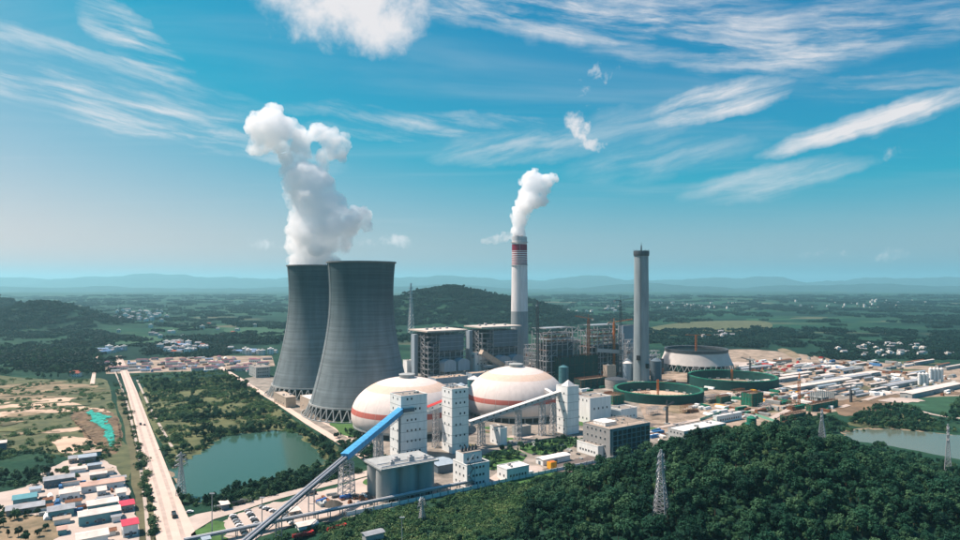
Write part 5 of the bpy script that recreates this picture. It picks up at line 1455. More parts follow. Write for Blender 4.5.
# the largest three hundred stand alone, the rest of the wood is one mass
seen.sort(key=lambda q: q[1])
single, rest = seen[:300], seen[300:] + [q for q in pts if not in_frame(q)]
for q in single:
    k = random.randrange(9); s = random.choice((0.5, 0.6, 0.7, 0.8, 0.9, 1.2)) * random.uniform(0.92, 1.08); tr, cr = TREES[k]
    t = thing('forest_tree', 'broadleaf tree in the dense front rows of the hillside forest', 'tree', (q[0], q[1], terrain(*q) - 0.2), random.uniform(0, 6.28), 'trees in the front rows of the hillside forest')
    t.scale = (s, s, s * random.uniform(0.85, 1.2)); link('trunk', tr, t); link('crown', cr, t)
mass = [(q[0], q[1], terrain(*q) - 0.2, random.choice((0.45, 0.55, 0.65, 0.75, 0.85, 0.95, 1.25)) * random.uniform(0.9, 1.1), random.randrange(9)) for q in rest]
# scrubby trees on the slope left of the forest, round the pond and in the plant
scrub = [wall_at(-40, 8), wall_at(60, 8), wall_at(140, 10), wall_at(110, 60), (20, 350), (10, 280), (-60, 260), (-110, 300)]
more = fill(scrub, 9, clump(30, 0.55, 0.85, 2.0))
P1 = ground_poly(POND1); P2 = ground_poly([(846, 431), (880, 428), (960, 434), (1060, 450), (1060, 505), (940, 494), (872, 452)])
left_wood = ground_poly([(152, 384), (235, 376), (262, 398), (300, 424), (340, 452), (352, 468), (300, 482), (220, 505), (196, 508), (176, 480), (160, 440), (142, 400)])
LW = []
for q in fill(left_wood, 6.0, clump(40, 0.56, 0.80, 5.0)):
    if not inside(P1, *q): LW.append(q)
shore = []
Pc = np.mean(np.array(P1), axis=0)
for i in range(len(P1)):
    a, c = Vector(P1[i]), Vector(P1[(i + 1) % len(P1)])
    for k in range(int((c - a).length / 4)):
        q = a.lerp(c, random.random()); d = (Vector(q) - Vector(Pc)); q = q + d.normalized() * random.uniform(2, 13); 
        if P(174, 480).x + 4 < q.x or True: shore.append((q.x, q.y))
shore = [q for q in shore if frame_px(*q)[0] > 178 and not inside(P1, *q)]
south_bank = ground_poly([(205, 503), (240, 492), (285, 479), (330, 468), (352, 470), (330, 480), (290, 489), (240, 502), (215, 509)])
bank2 = ground_poly([(846, 424), (864, 412), (892, 404), (918, 410), (932, 424), (925, 432), (895, 430), (872, 428)])
site_edge = ground_poly([(760, 430), (800, 418), (838, 420), (850, 430), (820, 437), (780, 437)])
plantbeds = ground_poly([(476, 462), (515, 448), (560, 440), (590, 444), (560, 456), (520, 460), (490, 470)])
towerbed = ground_poly([(330, 440), (352, 430), (392, 466), (372, 470)])
for poly, sp, f in ((south_bank, 4.2, None), (bank2, 5.5, None), (site_edge, 5.0, clump(30, 0.3, 0.5, 3)), (plantbeds, 5, clump(18, 0.4, 0.6, 1.0)), (towerbed, 4.5, clump(20, 0.35, 0.55, 7)), ):
    more += fill(poly, sp, f)
bank3 = fill(ground_poly([(862, 442), (900, 455), (960, 468), (1010, 476), (1030, 520), (930, 520), (880, 490)]), 5.2, lambda x, y: 1.0 if terrain(x, y) > 1.0 else 0.12)
far_right = bank3 + fill(ground_poly([(960, 400), (1010, 396), (1010, 428), (940, 422)]), 7, clump(40, 0.5, 0.6, 4))
low = lambda q, lo, hi: (q[0], q[1], terrain(*q) - 0.3, random.uniform(lo, hi), random.randrange(9))
mass += [low(q, 0.45, 0.8) for q in more] + [low(q, 0.5, 1.0) for q in LW] + [low(q, 0.5, 0.9) for q in shore] + [low(q, .5, .9) for q in far_right]
# wooded slopes of the distant hills and spinneys of the near plain
left_field = fill(ground_poly([(-40, 345), (100, 352), (104, 372), (60, 380), (-60, 376)]), 11, clump(70, 0.48, 0.58, 8))
mass += [low(q, 0.8, 1.2) for q in left_field]
left_edge = fill(ground_poly([(-60, 456), (50, 458), (56, 470), (20, 492), (-60, 500)]), 5.5, clump(45, 0.45, 0.62, 3.3))
left_low = fill(ground_poly([(-60, 512), (40, 512), (70, 530), (40, 560), (-60, 580)]), 5.5, clump(30, 0.55, 0.7, 6.3))
mass += [low(q, 0.45, 0.85) for q in left_edge] + [low(q, .4, .7) for q in left_low]
scatter('forest', mass, hidden, 'dense broadleaf woodland on the hill, pond banks and waste ground')

# shrubs and tall herbs
sh = fill(scrub, 2.8, clump(22, 0.36, 0.6, 9.0)) + fill(left_wood, 5.2, clump(36, 0.45, 0.7, 12.0))
sh += fill(ground_poly([(205, 500), (335, 466), (365, 472), (300, 488), (215, 512)]), 3.2)
sh += fill(ground_poly([(250, 545), (400, 508), (420, 540), (260, 575)]), 3.4, clump(22, 0.35, 0.6, 2.2)) + fill(ground_poly([(-50, 440), (110, 445), (112, 480), (30, 486), (-60, 500)]), 4.5, clump(30, 0.5, 0.75, 6))
sh += fill(ground_poly([(112, 380), (134, 440), (150, 540), (160, 540), (146, 460), (124, 390)]), 3.0, clump(14, 0.5, 0.7, 1))
sh += fill(ground_poly([(840, 432), (870, 418), (940, 420), (960, 432), (900, 430)]), 4.5, clump(25, 0.4, 0.6, 3))
sh += fill(hill, 7)
sh += fill(left_wood, 6.0, clump(25, 0.45, 0.7, 41.0))
sh = [q for q in sh if not inside(P1, *q) and q[1] > 150]
ygrd = ground_poly([(222, 528), (232, 517), (300, 497), (372, 478), (382, 500), (300, 524), (228, 560)])
sh = [q for q in sh if not inside(ygrd, *q)]
scatter('shrubbery', [(q[0], q[1], terrain(*q), random.uniform(0.6, 1.5), random.randrange(4)) for q in sh], bush_coll, 'low shrubs and tall herbs on the slopes, banks and verges')

# bright tall grass between the shrubs of the open slope
LEAF_GRASS = leaf_material('tall_grass_blades', (0.028, 0.085, 0.030), (0.070, 0.150, 0.050), (0.15, 0.20, 0.08))
grass_coll = bpy.data.collections.new('grass_sources')
for i in range(3):
    o = bpy.data.objects.new('grass_source', crown_mesh('grass', 2.0 + 0.5 * i, 1.0, 0.0, 8, 26, 0.42, 500 + i, LEAF_GRASS, 0.6)); grass_coll.objects.link(o)
gr = fill(scrub, 3.0, clump(24, 0.40, 0.62, 51.0)) + fill(ground_poly([(150, 386), (236, 377), (300, 424), (340, 452), (200, 452), (160, 440)]), 5.0, clump(40, 0.5, 0.68, 18.0)) + fill(ground_poly([(130, 376), (225, 371), (240, 380), (150, 392)]), 7, clump(30, 0.4, 0.6, 2.0))
gr += fill(ground_poly([(-60, 378), (106, 380), (128, 470), (110, 478), (-60, 450)]), 8, clump(35, 0.48, 0.66, 33.0))
gr = [q for q in gr if not inside(P1, *q) and q[1] > 150]
scatter('tall_grass', [(q[0], q[1], terrain(*q), random.uniform(0.6, 1.4), random.randrange(3)) for q in gr], grass_coll, 'bright tufts of tall grass on the open slope and meadows')
mid_gap = fill(ground_poly([(132, 378), (228, 372), (244, 382), (150, 394)]), 9, clump(40, 0.45, 0.62, 61.0))
scatter('thicket', [low(q, 0.45, 0.8) for q in mid_gap], hidden, 'thicket of small trees between the camp and the pond')

# groves of the plain and woods of the far hills
gp = []
dn = clump(420, 0.42, 0.62, 15.0); dn2 = clump(120, 0.40, 0.66, 22.0)
y = 1180.0
while y < 8000:
    st = 22 + y * 0.010
    w = y * 0.80
    x = -w
    while x < w:
        qx, qy = x + random.uniform(-.5, .5) * st, y + random.uniform(-.5, .5) * st
        hgt = terrain(qx, qy)
        a, b_ = frame_px(qx, qy)
        onhill = hgt > 14 and qy < 3400
        site = 205 < a < 1000 and qy < 1330 and a > 240
        if a > 640 and qy < 1480: site = True
        camp = 100 < a < 280 and qy < 1330
        if not site and not camp and (onhill or random.random() < 0.75 * dn(qx, qy) * (0.35 + 0.65 * dn2(qx, qy)) + 0.035):
            if not (onhill and random.random() < 0.1): gp.append((qx, qy, hgt - 0.5, random.uniform(0.8, 1.3) * (1 + max(0, qy - 2500) / 9000), random.randrange(5)))
        x += st
    y += st
for (x0, x1, y0, y1, n_) in ((826, 960, 343, 360, 150), (150, 225, 343, 357, 90), (88, 190, 308, 325, 60), (640, 760, 330, 345, 60), (560, 640, 345, 362, 40), (0, 110, 335, 372, 90), (770, 960, 330, 345, 70)):
    for k in range(n_):
        q = P(random.uniform(x0, x1), random.uniform(y0, y1)); gp.append((q.x, q.y, terrain(q.x, q.y) - 0.4, random.uniform(0.45, 0.9), random.randrange(5)))
# close cover on the two near hills
for (cx, cyy, rx, ry) in ((-150, 2600, 700, 420), (190, 2600, 400, 350), (-1600, 2230, 480, 420), (-2300, 2700, 600, 500), (-620, 2680, 420, 380)):
    for k in range(int(rx * ry / 320)):
        qx, qy = cx + random.uniform(-1, 1) * rx, cyy + random.uniform(-1, 1) * ry; hg = terrain(qx, qy)
        if hg > 7: gp.append((qx, qy, hg - 1.0, random.uniform(0.6, 1.0), random.randrange(5)))
scatter('woods', gp, grove_coll, 'groves and woods over the plain and the distant hills')
# sparse grass tufts are left to the ground itself

# young trees along the road, one by one
def along(pl, n, off):
    out = []; L_ = [(Vector(pl[i + 1]) - Vector(pl[i])).length for i in range(len(pl) - 1)]; T = sum(L_)
    for k in range(n):
        d = T * (k + 0.5) / n; i = 0
        while d > L_[i]: d -= L_[i]; i += 1
        a, c = Vector(pl[i]), Vector(pl[i + 1]); dr = (c - a).normalized(); out.append(a + dr * d + Vector((-dr.y, dr.x, 0)) * off)
    return out
for q in along(rd, 78, 11.0):
    tr, cr = TREES[4]; s = random.uniform(0.16, 0.34)
    t = thing('roadside_tree', 'young roadside tree in the row along the straight pale road', 'tree', (q.x, q.y, 0), random.uniform(0, 6.28), 'young trees along the road')
    t.scale = (s, s, s); link('trunk', tr, t); link('crown', cr, t)

# ================================================================ camp, village, vehicles, site clutter
def far_house_mesh(w, d, h, roofm, wallm, flat=False):
    b = MB(); b.box(-w / 2, -d / 2, 0, w / 2, d / 2, h, 0)
    if flat: b.box(-w / 2 - 0.3, -d / 2 - 0.3, h, w / 2 + 0.3, d / 2 + 0.3, h + 0.5, 1); b.box(-w / 6, -d / 6, h + 0.5, w / 6, d / 4, h + 2.8, 0)
    else:
        b.gable(-w / 2, -d / 2, w / 2, d / 2, h, d * 0.24, 0.5, 0.25, 'x', 1)
        for x in (-w / 2 + 0.02, w / 2 - 0.02): b.add([(x, -d / 2, h), (x, d / 2, h), (x, 0, h + d * 0.24)], [(0, 1, 2)], 0)
    nx = max(2, int(w / 3.5)); nz = max(1, int(h / 3.2))
    for k in range(nz):
        for i in range(nx):
            x = -w / 2 + w * (i + 0.5) / nx; z = 1.0 + k * 3.1
            b.box(x - 0.6, -d / 2 - 0.06, z, x + 0.6, -d / 2 + 0.02, z + 1.4, 2); b.box(x - 0.6, d / 2 - 0.02, z, x + 0.6, d / 2 + 0.06, z + 1.4, 2)
    return b.mesh('village_house', [wallm, roofm, GLASS])
FW = mat('house_wall', (0.66, 0.62, 0.58), 0.85, var=0.15, scale=0.3, objvar=0.25)
GREYTILE = mat('grey_roof_tile', (0.20, 0.20, 0.21), 0.85, var=0.25, scale=0.4, objvar=0.3)
BLUE_ROOF = mat('blue_sheet_roof', (0.10, 0.19, 0.33), 0.6, var=0.15, scale=0.3, objvar=0.2)
PURPLE_ROOF = mat('maroon_sheet_roof', (0.17, 0.06, 0.085), 0.7, var=0.2, scale=0.3, objvar=0.35)
HM = [far_house_mesh(11, 9, 6.5, GREYTILE, FW), far_house_mesh(14, 10, 9.5, GREYTILE, FW), far_house_mesh(12, 9, 6.5, BRICK_ROOF, FW), far_house_mesh(10, 10, 10, WHITE_ROOF, FW, True), far_house_mesh(24, 9, 4.5, BLUE_ROOF, FW), far_house_mesh(20, 14, 24, WHITE_ROOF, FW, True)]
HNAME = ['white house with grey roof', 'tall white house with grey roof', 'white house with red roof', 'flat-roofed white house', 'long low house with blue roof', 'pale high-rise block']
def village(where, grp, px0, px1, py0, py1, n, kinds_, scale=1.0):
    for k in range(n):
        p = P(random.triangular(px0, px1), random.uniform(py0, py1)); i = random.choice(kinds_)
        p.z = terrain(p.x, p.y) - 0.3
        o = link('village_house', HM[i], None, p, random.uniform(-0.4, 0.4) + (1.57 if random.random() < .25 else 0))
        s = scale * random.uniform(0.85, 1.25); o.scale = (s, s, s)
        tag(o, HNAME[i] + ' ' + where, 'house', grp + ', ' + HNAME[i])
village('in the village beyond the camp', 'village beyond the camp', 155, 215, 345, 355, 44, [0, 1, 2, 3, 3, 4])
village('in the hamlet left of the camp', 'hamlet left of the camp', 92, 130, 350, 355, 10, [0, 3, 4])
village('in the small village near the left wooded hill', 'village near the left hill', 92, 180, 311, 323, 34, [0, 1, 3, 3], 1.3)
village('among the trees above the building site', 'village above the building site', 830, 958, 345, 357, 46, [0, 1, 3, 3, 0], 0.72)
village('in the scattered hamlet beyond the bare chimney', 'hamlet beyond the bare chimney', 690, 735, 333, 340, 10, [0, 3, 1])
village('in the distant white town', 'distant town', 640, 745, 304, 309, 34, [3, 1, 3], 0.95)
village('in the far town on the plain', 'far town on the plain', 770, 960, 301, 308, 46, [5, 3, 3, 1], 0.62)
village('in the hamlet beyond the rear tower', 'hamlet beyond the rear tower', 225, 280, 350, 356, 12, [0, 3, 4])
village('on the plain beyond the wooded hill', 'houses beyond the wooded hill', 545, 640, 304, 320, 14, [3, 0, 1], 1.3)
village('on the plain left of the towers', 'houses on the plain left of the towers', 100, 290, 325, 340, 16, [0, 3, 2])
village('by the brown track on the left', 'houses by the brown track', 70, 84, 374, 377, 3, [2, 0], 0.8)

# workers' camp: rows of long cabins
def cabin_mesh(l, d, h, roofm, wallm):
    b = MB(); b.box(0, 0, 0, l, d, h, 0); b.gable(0, 0, l, d, h, 0.9, 0.4, 0.15, 'x', 1)
    for x in (0.02, l - 0.02): b.add([(x, 0, h), (x, d, h), (x, d / 2, h + 0.9)], [(0, 1, 2)], 0)
    n = int(l / 3)
    for i in range(n): b.box(l * (i + 0.5) / n - 0.6, -0.06, 1.0, l * (i + 0.5) / n + 0.6, 0.02, 2.2, 2)
    return b.mesh('site_cabin', [wallm, roofm, GLASS])
CM = [cabin_mesh(20, 7, 5.6, PURPLE_ROOF, FW), cabin_mesh(14, 6, 3.2, BLUE_ROOF, FW), cabin_mesh(18, 7, 3.4, GREYTILE, FW), cabin_mesh(12, 6, 3.2, PURPLE_ROOF, FW)]
CN = ['long cabin with maroon roof', 'low cabin with blue roof', 'mid-length cabin with grey roof', 'short cabin with maroon roof']
for (x0, x1, y, n) in ((126, 262, 371, 11), (128, 262, 368.2, 12), (126, 266, 365.6, 12), (130, 270, 363.2, 11), (108, 120, 370.5, 2), (108, 120, 366, 2), (150, 272, 360.5, 9)):
    for k in range(n):
        i = random.choice((0, 0, 1, 2, 3, 3)); p = P(x0 + (x1 - x0) * (k + random.uniform(0, .5)) / n, y + random.uniform(-1, 1))
        o = link('site_cabin', CM[i], None, p, random.uniform(-0.2, 0.2) + random.choice((R(12), R(30), R(30), R(120)))); tag(o, CN[i] + ' in the camp at the end of the pale road', 'cabin', 'camp cabins, ' + CN[i])

# sheds at the lower left
SR = mat('weathered_white_roof', (0.62, 0.55, 0.49), 0.75, var=0.22, scale=0.15, streak=False)
PINK = mat('faded_pink_roof', (0.50, 0.33, 0.26), 0.8, var=0.25, scale=0.15)
GREYR = mat('grey_sheet_roof', (0.28, 0.30, 0.32), 0.6, var=0.3, scale=0.2)
MAGENTA = mat('crimson_sheet_roof', (0.50, 0.035, 0.075), 0.6, var=0.12, scale=0.3)
CYANW = mat('blue_green_wall', (0.12, 0.30, 0.33), 0.7, var=0.2, scale=0.3)
for (a, c, d, yb, yt, w_, r_, lab) in (
    (74, 79, 120, 527, 517, CYANW, SR, 'long shed with white roof and blue-green wall nearest the crimson kiosk'),
    (84, 88, 118, 513, 506, CYANW, SR, 'white-roofed shed with blue wall between the pink shed and the long one'),
    (77, 81, 124, 494, 487, WHITE, PINK, 'long shed with faded pink roof at the yard edge'),
    (56, 60, 80, 502, 494, WHITE, SR, 'white-roofed shed beside the big grey shed'),
    (40, 44, 74, 489, 481, SLATE_CLAD, GREYR, 'big dark grey shed at the top of the yard'),
    (10, 13, 36, 508, 500, CYANW, mat('teal_sheet_roof', (0.07, 0.26, 0.30), 0.6, var=0.15), 'shed with teal blue roof near the green field'),
    (2, 6, 44, 517, 511, CONC, GREYR, 'long low grey shed beside the brown field'),
    (76, 79, 96, 464, 458, SLATE_CLAD, PALE_CLAD, 'small blue-walled shed at the far end of the yard'),
    (66, 69, 77, 464, 459, BEIGE, GREYR, 'small grey hut at the far end of the yard'),
    (96, 98, 106, 498, 491, PALE_CLAD, SR, 'small pale blue cube cabin behind the pink shed'),
    (114, 117, 126, 501, 493, WHITE, SR, 'little white-roofed hut beside the verge'),
    (44, 48, 74, 520, 512, CYANW, GREYR, 'grey-roofed open shed between teal roof and white sheds'),
    (118, 121, 134, 513, 506, CONC, MAGENTA, 'smaller crimson-roofed kiosk beside the road verge'),
    (120, 123, 138, 538, 526, WHITE, MAGENTA, 'larger crimson-roofed kiosk beside the road verge'),
    (72, 77, 108, 552, 540, WHITE, SR, 'white shed cut by the lower picture edge'),
    (-12, -8, 6, 452, 444, SLATE_CLAD, SR, 'white-roofed hut at the edge of the meadow')):
    shed('shed', lab, 'shed', a, c, d, yb, yt, w_, r_, 1.3, wr=dict(nx=4, nz=1, w=1.4, wh=1.2, z0=1.0))
rs_ = random.Random(77)
roofs_ = [(SR, 'weathered white'), (GREYR, 'grey'), (PALE_CLAD, 'pale blue'), (BEIGE, 'tan'), (PINK, 'faded pink'), (RUST, 'rusty')]
spots_ = [(30, 494), (62, 487), (90, 480), (104, 476), (88, 470), (98, 505), (66, 508), (54, 526), (100, 538), (58, 536), (24, 503), (110, 484), (44, 505), (92, 520), (38, 512), (84, 459), (70, 474), (112, 523), (20, 512)]
for (x, y_) in spots_:
    rf_, nm = roofs_[rs_.randrange(6)]; w_ = rs_.uniform(8, 18)
    shed('hut', 'small hut with ' + nm + ' roof squeezed among the lower yard sheds', 'hut', x - 3, x, x + w_, y_, y_ - rs_.uniform(4, 6), rs_.choice((WHITE, CONC, BEIGE, CYANW)), rf_, 0.9, group='small huts of the lower yard, ' + nm, depth=rs_.uniform(4, 8), door=False)
# teal net over the earth bank: one ragged sheet, draped over a lumpy heap, torn along its edge
t = thing('earth_bank', 'brown earth bank partly covered by a teal dust net', 'earth bank', P(101, 430), 0)
o0 = P(101, 430)
pn = [(p_[0] - o0.x, p_[1] - o0.y) for p_ in ground_poly([(70, 417), (86, 409), (104, 410), (116, 418), (120, 436), (116, 452), (100, 449), (86, 436)])]
netp = [(p_[0] - o0.x, p_[1] - o0.y) for p_ in ground_poly([(86, 413), (92, 411), (99, 414), (104, 416), (111, 417), (112, 420), (106, 421), (108, 426), (112, 430), (114, 438), (115, 447), (110, 448), (108, 442), (104, 440), (105, 434), (100, 431), (96, 426), (90, 424), (93, 419)])]
def bank_h(x, y_): return max(0.0, 3.4 * math.exp(-(x / 55) ** 2 - (y_ / 75) ** 2) + 1.7 * noise.noise(Vector((x / 9, y_ / 9, 3))) + 0.8 * noise.noise(Vector((x / 3.2, y_ / 3.2, 8)))) 
xs_ = [q[0] for q in pn]; ys_ = [q[1] for q in pn]; st = 2.0
def bank_part(name, poly, lift, m, tear):
    b = MB(); idx = {}
    def vid(i, j):
        if (i, j) not in idx:
            x, y_ = i * st, j * st; idx[(i, j)] = len(b.v); b.v.append((x + random.uniform(-.6, .6), y_ + random.uniform(-.6, .6), bank_h(x, y_) + lift + random.uniform(0, 0.25)))
        return idx[(i, j)]
    for i in range(int(min(xs_) / st), int(max(xs_) / st)):
        for j in range(int(min(ys_) / st), int(max(ys_) / st)):
            if inside(poly, (i + .5) * st, (j + .5) * st) and not (tear and noise.noise(Vector((i * .35, j * .2, 2))) > 0.33):
                b.f.append((vid(i, j), vid(i + 1, j), vid(i + 1, j + 1), vid(i, j + 1))); b.m.append(0)
    return b.build(name, m, t)
bank_part('soil', pn, 0.0, MATS['red_brown_soil'], False)
bank_part('dust_net', netp, 0.35, mat('teal_net', (0.015, 0.30, 0.24), 0.85, var=0.45, scale=0.25, bump=0.4), True)

# vehicles
def car_mesh(kind, seed):
    b = MB()
    if kind == 'car':
        prof = [(-2.2, 0.35), (-2.2, 0.85), (-1.9, 0.95), (-1.3, 1.42), (0.5, 1.45), (1.2, 0.98), (2.1, 0.85), (2.2, 0.4)]
        wl = [(-1.35, 0.33), (1.35, 0.33)]; W = 0.88; gl = [(-1.55, 1.0), (-1.15, 1.36), (0.45, 1.38), (1.0, 1.0)]
    elif kind == 'van':
        prof = [(-2.6, 0.4), (-2.6, 1.9), (-2.4, 2.05), (1.3, 2.05), (2.1, 1.2), (2.6, 1.05), (2.6, 0.4)]
        wl = [(-1.7, 0.36), (1.7, 0.36)]; W = 0.95; gl = [(0.3, 1.25), (0.3, 1.85), (1.25, 1.85), (1.85, 1.25)]
    else:
        prof = [(-4.2, 0.7), (-4.2, 2.4), (1.6, 2.4), (1.6, 0.95), (1.9, 0.95), (1.9, 2.7), (3.2, 2.7), (3.7, 1.7), (3.8, 0.6)]
        wl = [(-3.0, 0.5), (-1.8, 0.5), (2.8, 0.5)]; W = 1.2; gl = [(2.2, 1.75), (2.2, 2.45), (3.0, 2.45), (3.35, 1.75)]
    n = len(prof)
    vs = [(x, -W, z) for x, z in prof] + [(x, W, z) for x, z in prof]
    body = MB(); body.add(vs, [(i, (i + 1) % n, (i + 1) % n + n, i + n) for i in range(n)] + [tuple(range(n - 1, -1, -1)), tuple(range(n, 2 * n))])
    g = MB(); m_ = len(gl); vs = [(x, -W - 0.02, z) for x, z in gl] + [(x, W + 0.02, z) for x, z in gl]
    g.add(vs, [(i, (i + 1) % m_, (i + 1) % m_ + m_, i + m_) for i in range(m_)] + [tuple(range(m_ - 1, -1, -1)), tuple(range(m_, 2 * m_))])
    whl = MB(); whl.beam((0, -0.12, 0), (0, 0.12, 0), 0.7 if kind != 'truck' else 1.0, n=12)
    return body, g, whl, wl, W
CAR_COL = {'white': mat('white_car_paint', (0.75, 0.75, 0.75), 0.3, var=0.03), 'dark': mat('dark_car_paint', (0.03, 0.035, 0.04), 0.3, var=0.05), 'silver': mat('silver_car_paint', (0.42, 0.43, 0.44), 0.3, metal=0.5, var=0.04), 'red': mat('red_car_paint', (0.45, 0.03, 0.03), 0.35, var=0.05), 'blue': mat('blue_car_paint', (0.03, 0.12, 0.35), 0.35, var=0.05)}
TYRE = mat('tyre_rubber', (0.02, 0.02, 0.02), 0.9)
CARS = {}
def vehicle(kind, colr, label, px, py, rz, group=None):
    if kind not in CARS: CARS[kind] = car_mesh(kind, 0)
    body, g, whl, wl, W = CARS[kind]
    p = P(px, py); p.z = 0.33
    t = thing({'car': 'parked_car', 'van': 'van', 'truck': 'truck'}[kind], label, kind, p, rz, group)
    key = (kind, colr)
    if key not in CARS: CARS[key] = (body.mesh('body', CAR_COL[colr], False), g.mesh('glass', GLASS), whl.mesh('wheel', TYRE))
    a, c, d = CARS[key]
    link('body', a, t); link('glass', c, t)
    for x, z in wl:
        for s in (-1, 1): link('wheel', d, t, (x, s * (W - 0.05), z))
    return t
rdir = math.atan2(rd[-1].y - rd[0].y, rd[-1].x - rd[0].x)
vehicle('van', 'dark', 'dark van driving midway along the straight pale road', 140.5, 425, rdir)
vehicle('car', 'dark', 'dark car close behind the van on the pale road', 144.5, 425.5, rdir)
vehicle('truck', 'dark', 'dark truck on the wide lower end of the pale road', 174, 517, rdir)
vehicle('car', 'white', 'white car turning at the road junction by the pond', 190, 513, R(10))
vehicle('truck', 'silver', 'pale truck near the side road gate', 221, 509, GA)
vehicle('truck', 'dark', 'long dark truck parked beside the pond embankment', 238, 505, GA)
vehicle('truck', 'silver', 'second dark-loaded truck end to end beside the embankment', 246, 502.5, GA)
vehicle('truck', 'dark', 'truck standing alone on the sandy yard road', 311, 495, GA)
cc = ['white', 'dark', 'silver', 'silver', 'white', 'dark']
for r_, (xa, ya, xb, yb_, n_) in enumerate(((233, 517, 246, 536, 9), (248, 512, 262, 532, 9), (281, 512, 292, 524, 7), (262, 508, 276, 513, 5))):
    for k in range(n_):
        f = k / max(1, n_ - 1); cl = cc[(k * 7 + r_ * 3) % 6]
        vehicle('car', cl, cl + ' car in the rows parked in the sandy yard under the open conveyor', xa + (xb - xa) * f, ya + (yb_ - ya) * f, GA + R(random.uniform(-6, 6)), 'parked yard cars, ' + cl)
vehicle('truck', 'blue', 'blue truck parked beside the dark tarpaulin heap', 322, 503, GA + 0.3)
vehicle('truck', 'blue', 'blue truck farther from the camera by the trestle', 346, 499, GA)
for k, (x, y_, c_) in enumerate(((300, 538, 'red'), (308, 536.5, 'red'), (334, 531, 'red'), (341, 529.5, 'red'))):
    vehicle('truck', c_, 'red truck in the line parked on the track below the pipe rack', x, y_, GA, 'red trucks below the pipe rack')
vehicle('van', 'white', 'white van between office and boundary wall', 531, 474, GA)
vehicle('car', 'white', 'white car on the paving beside the workshop hall', 660, 441, GA)
vehicle('van', 'silver', 'silver van near the glazed office corner', 656, 437, GA + 1.2)

# heaps, huts and crates of the yard
def heap(label, px, py, r_, h_, m, name='earth_heap', cat='heap'):
    p = P(px, py); b = MB(); n = 18; seed = px
    prof = [(1.0, 0), (0.82, 0.25), (0.6, 0.55), (0.35, 0.82), (0.12, 0.98)]
    vs = []
    for rr, zz in prof:
        for i in range(n):
            a = 2 * math.pi * i / n; f = 1 + 0.28 * noise.noise(Vector((math.cos(a) * 1.4, math.sin(a) * 1.4, seed + zz)))
            vs.append((rr * r_ * f * math.cos(a) * 1.3, rr * r_ * f * math.sin(a), zz * h_ * (1 + 0.2 * noise.noise(Vector((a, zz, seed))))))
    vs.append((0, 0, h_))
    fs = [(k * n + i, k * n + (i + 1) % n, (k + 1) * n + (i + 1) % n, (k + 1) * n + i) for k in range(4) for i in range(n)] + [(4 * n + i, 4 * n + (i + 1) % n, 5 * n) for i in range(n)]
    b.add(vs, fs); o = b.build(name, m); o.location = p; o.rotation_euler = (0, 0, random.uniform(0, 3)); return tag(o, label, cat)
heap('dark tarpaulin-covered heap in the middle of the sandy yard', 333, 505, 6, 3.2, mat('tarpaulin', (0.06, 0.055, 0.045), 0.8, var=0.4), 'covered_heap')
heap('low dark scrap heap beside the tarpaulin heap', 321, 501, 4.5, 2.2, RUST)
heap('green mound in the road island before the silos', 371, 482, 7, 1.6, LAWN, 'grass_mound', 'mound')
heap('bare brown earth mound beside the wooded bank', 868, 405, 26, 5, MATS['brown_earth'])
heap('reddish earth at the foot of the forest pylon', 661, 514, 4, 0.8, SAND)
bpy.data.objects['earth_heap.002'].location = PYL1 - Vector((0, 3, 0.3))
shed('shed', 'white flat-roofed hut with white slab beside it in the yard', 'shed', 286, 290, 300, 516, 512, BEIGE, SR, 0.4)
shed('shed', 'white roofed cabin tucked under the pipe rack', 'shed', 295, 299, 318, 531, 527, WHITE, SR, 0.6)
shed('shed', 'grey roofed hut in the scrub at the lower picture edge', 'shed', 362, 366, 384, 549, 536, CONC, GREYR, 0.6)
shed('gatehouse', 'small dark gatehouse with pale roof by the yard entrance', 'building', 219, 222, 229, 511, 505, SLATE_CLAD, SR, 0.5)
b = MB(); shed('shed', 'teal roofed shelter at the lower left of the lawn junction', 'shed', 200, 203, 210, 548, 540, CYANW, PALE_CLAD, 0.6)

# building site: cabins, stacks, containers
def stack_mesh(kind):
    b = MB()
    if kind == 'pipes':
        for j, n_ in enumerate((5, 4, 3)):
            for i in range(n_): b.beam((-6, (i - n_ / 2) * 1.0, 0.5 + j * 0.85), (6, (i - n_ / 2) * 1.0, 0.5 + j * 0.85), 0.95, n=8)
    elif kind == 'beams':
        for j in range(4):
            for i in range(5): b.beam((-5, (i - 2) * 0.9, 0.3 + j * 0.5), (5 - 0.6 * ((i * j) % 3), (i - 2) * 0.9, 0.3 + j * 0.5), 0.4, 0.35)
    elif kind == 'container':
        b.box(-6, -1.25, 0.15, 6, 1.25, 2.7)
        for i in range(24): b.box(-5.9 + i * 0.5, -1.31, 0.25, -5.65 + i * 0.5, 1.31, 2.6)
        b.box(-6.05, -1.3, 0, -5.8, 1.3, 2.75); b.box(5.8, -1.3, 0, 6.05, 1.3, 2.75); b.box(-6, -1.2, 2.7, 6, 1.2, 2.78)
    elif kind == 'formwork':
        for j in range(6): b.box(-3 + 0.1 * j, -1.5, 0.1 + j * 0.3, 3, 1.5 - 0.15 * (j % 2), 0.34 + j * 0.3)
        b.box(-3.2, -0.9, 0, 3.2, -0.7, 0.1); b.box(-3.2, 0.7, 0, 3.2, 0.9, 0.1)
    else:
        b.box(-1.5, -1.5, 0, 1.5, 1.5, 1.4); b.box(-1.2, -1.2, 1.4, 1.2, 1.2, 2.6); b.box(-0.5, -1.0, 2.6, 0.8, 0.7, 3.3)
    return b
SM = {}
SITE_COL = {'rusty': RUST, 'red': RED_PAINT, 'blue': mat('blue_paint', (0.04, 0.16, 0.34), 0.6), 'white': WHITE, 'green': GREEN_NET, 'grey': CONC, 'dark': DARK_STEEL, 'yellow': YELLOW}
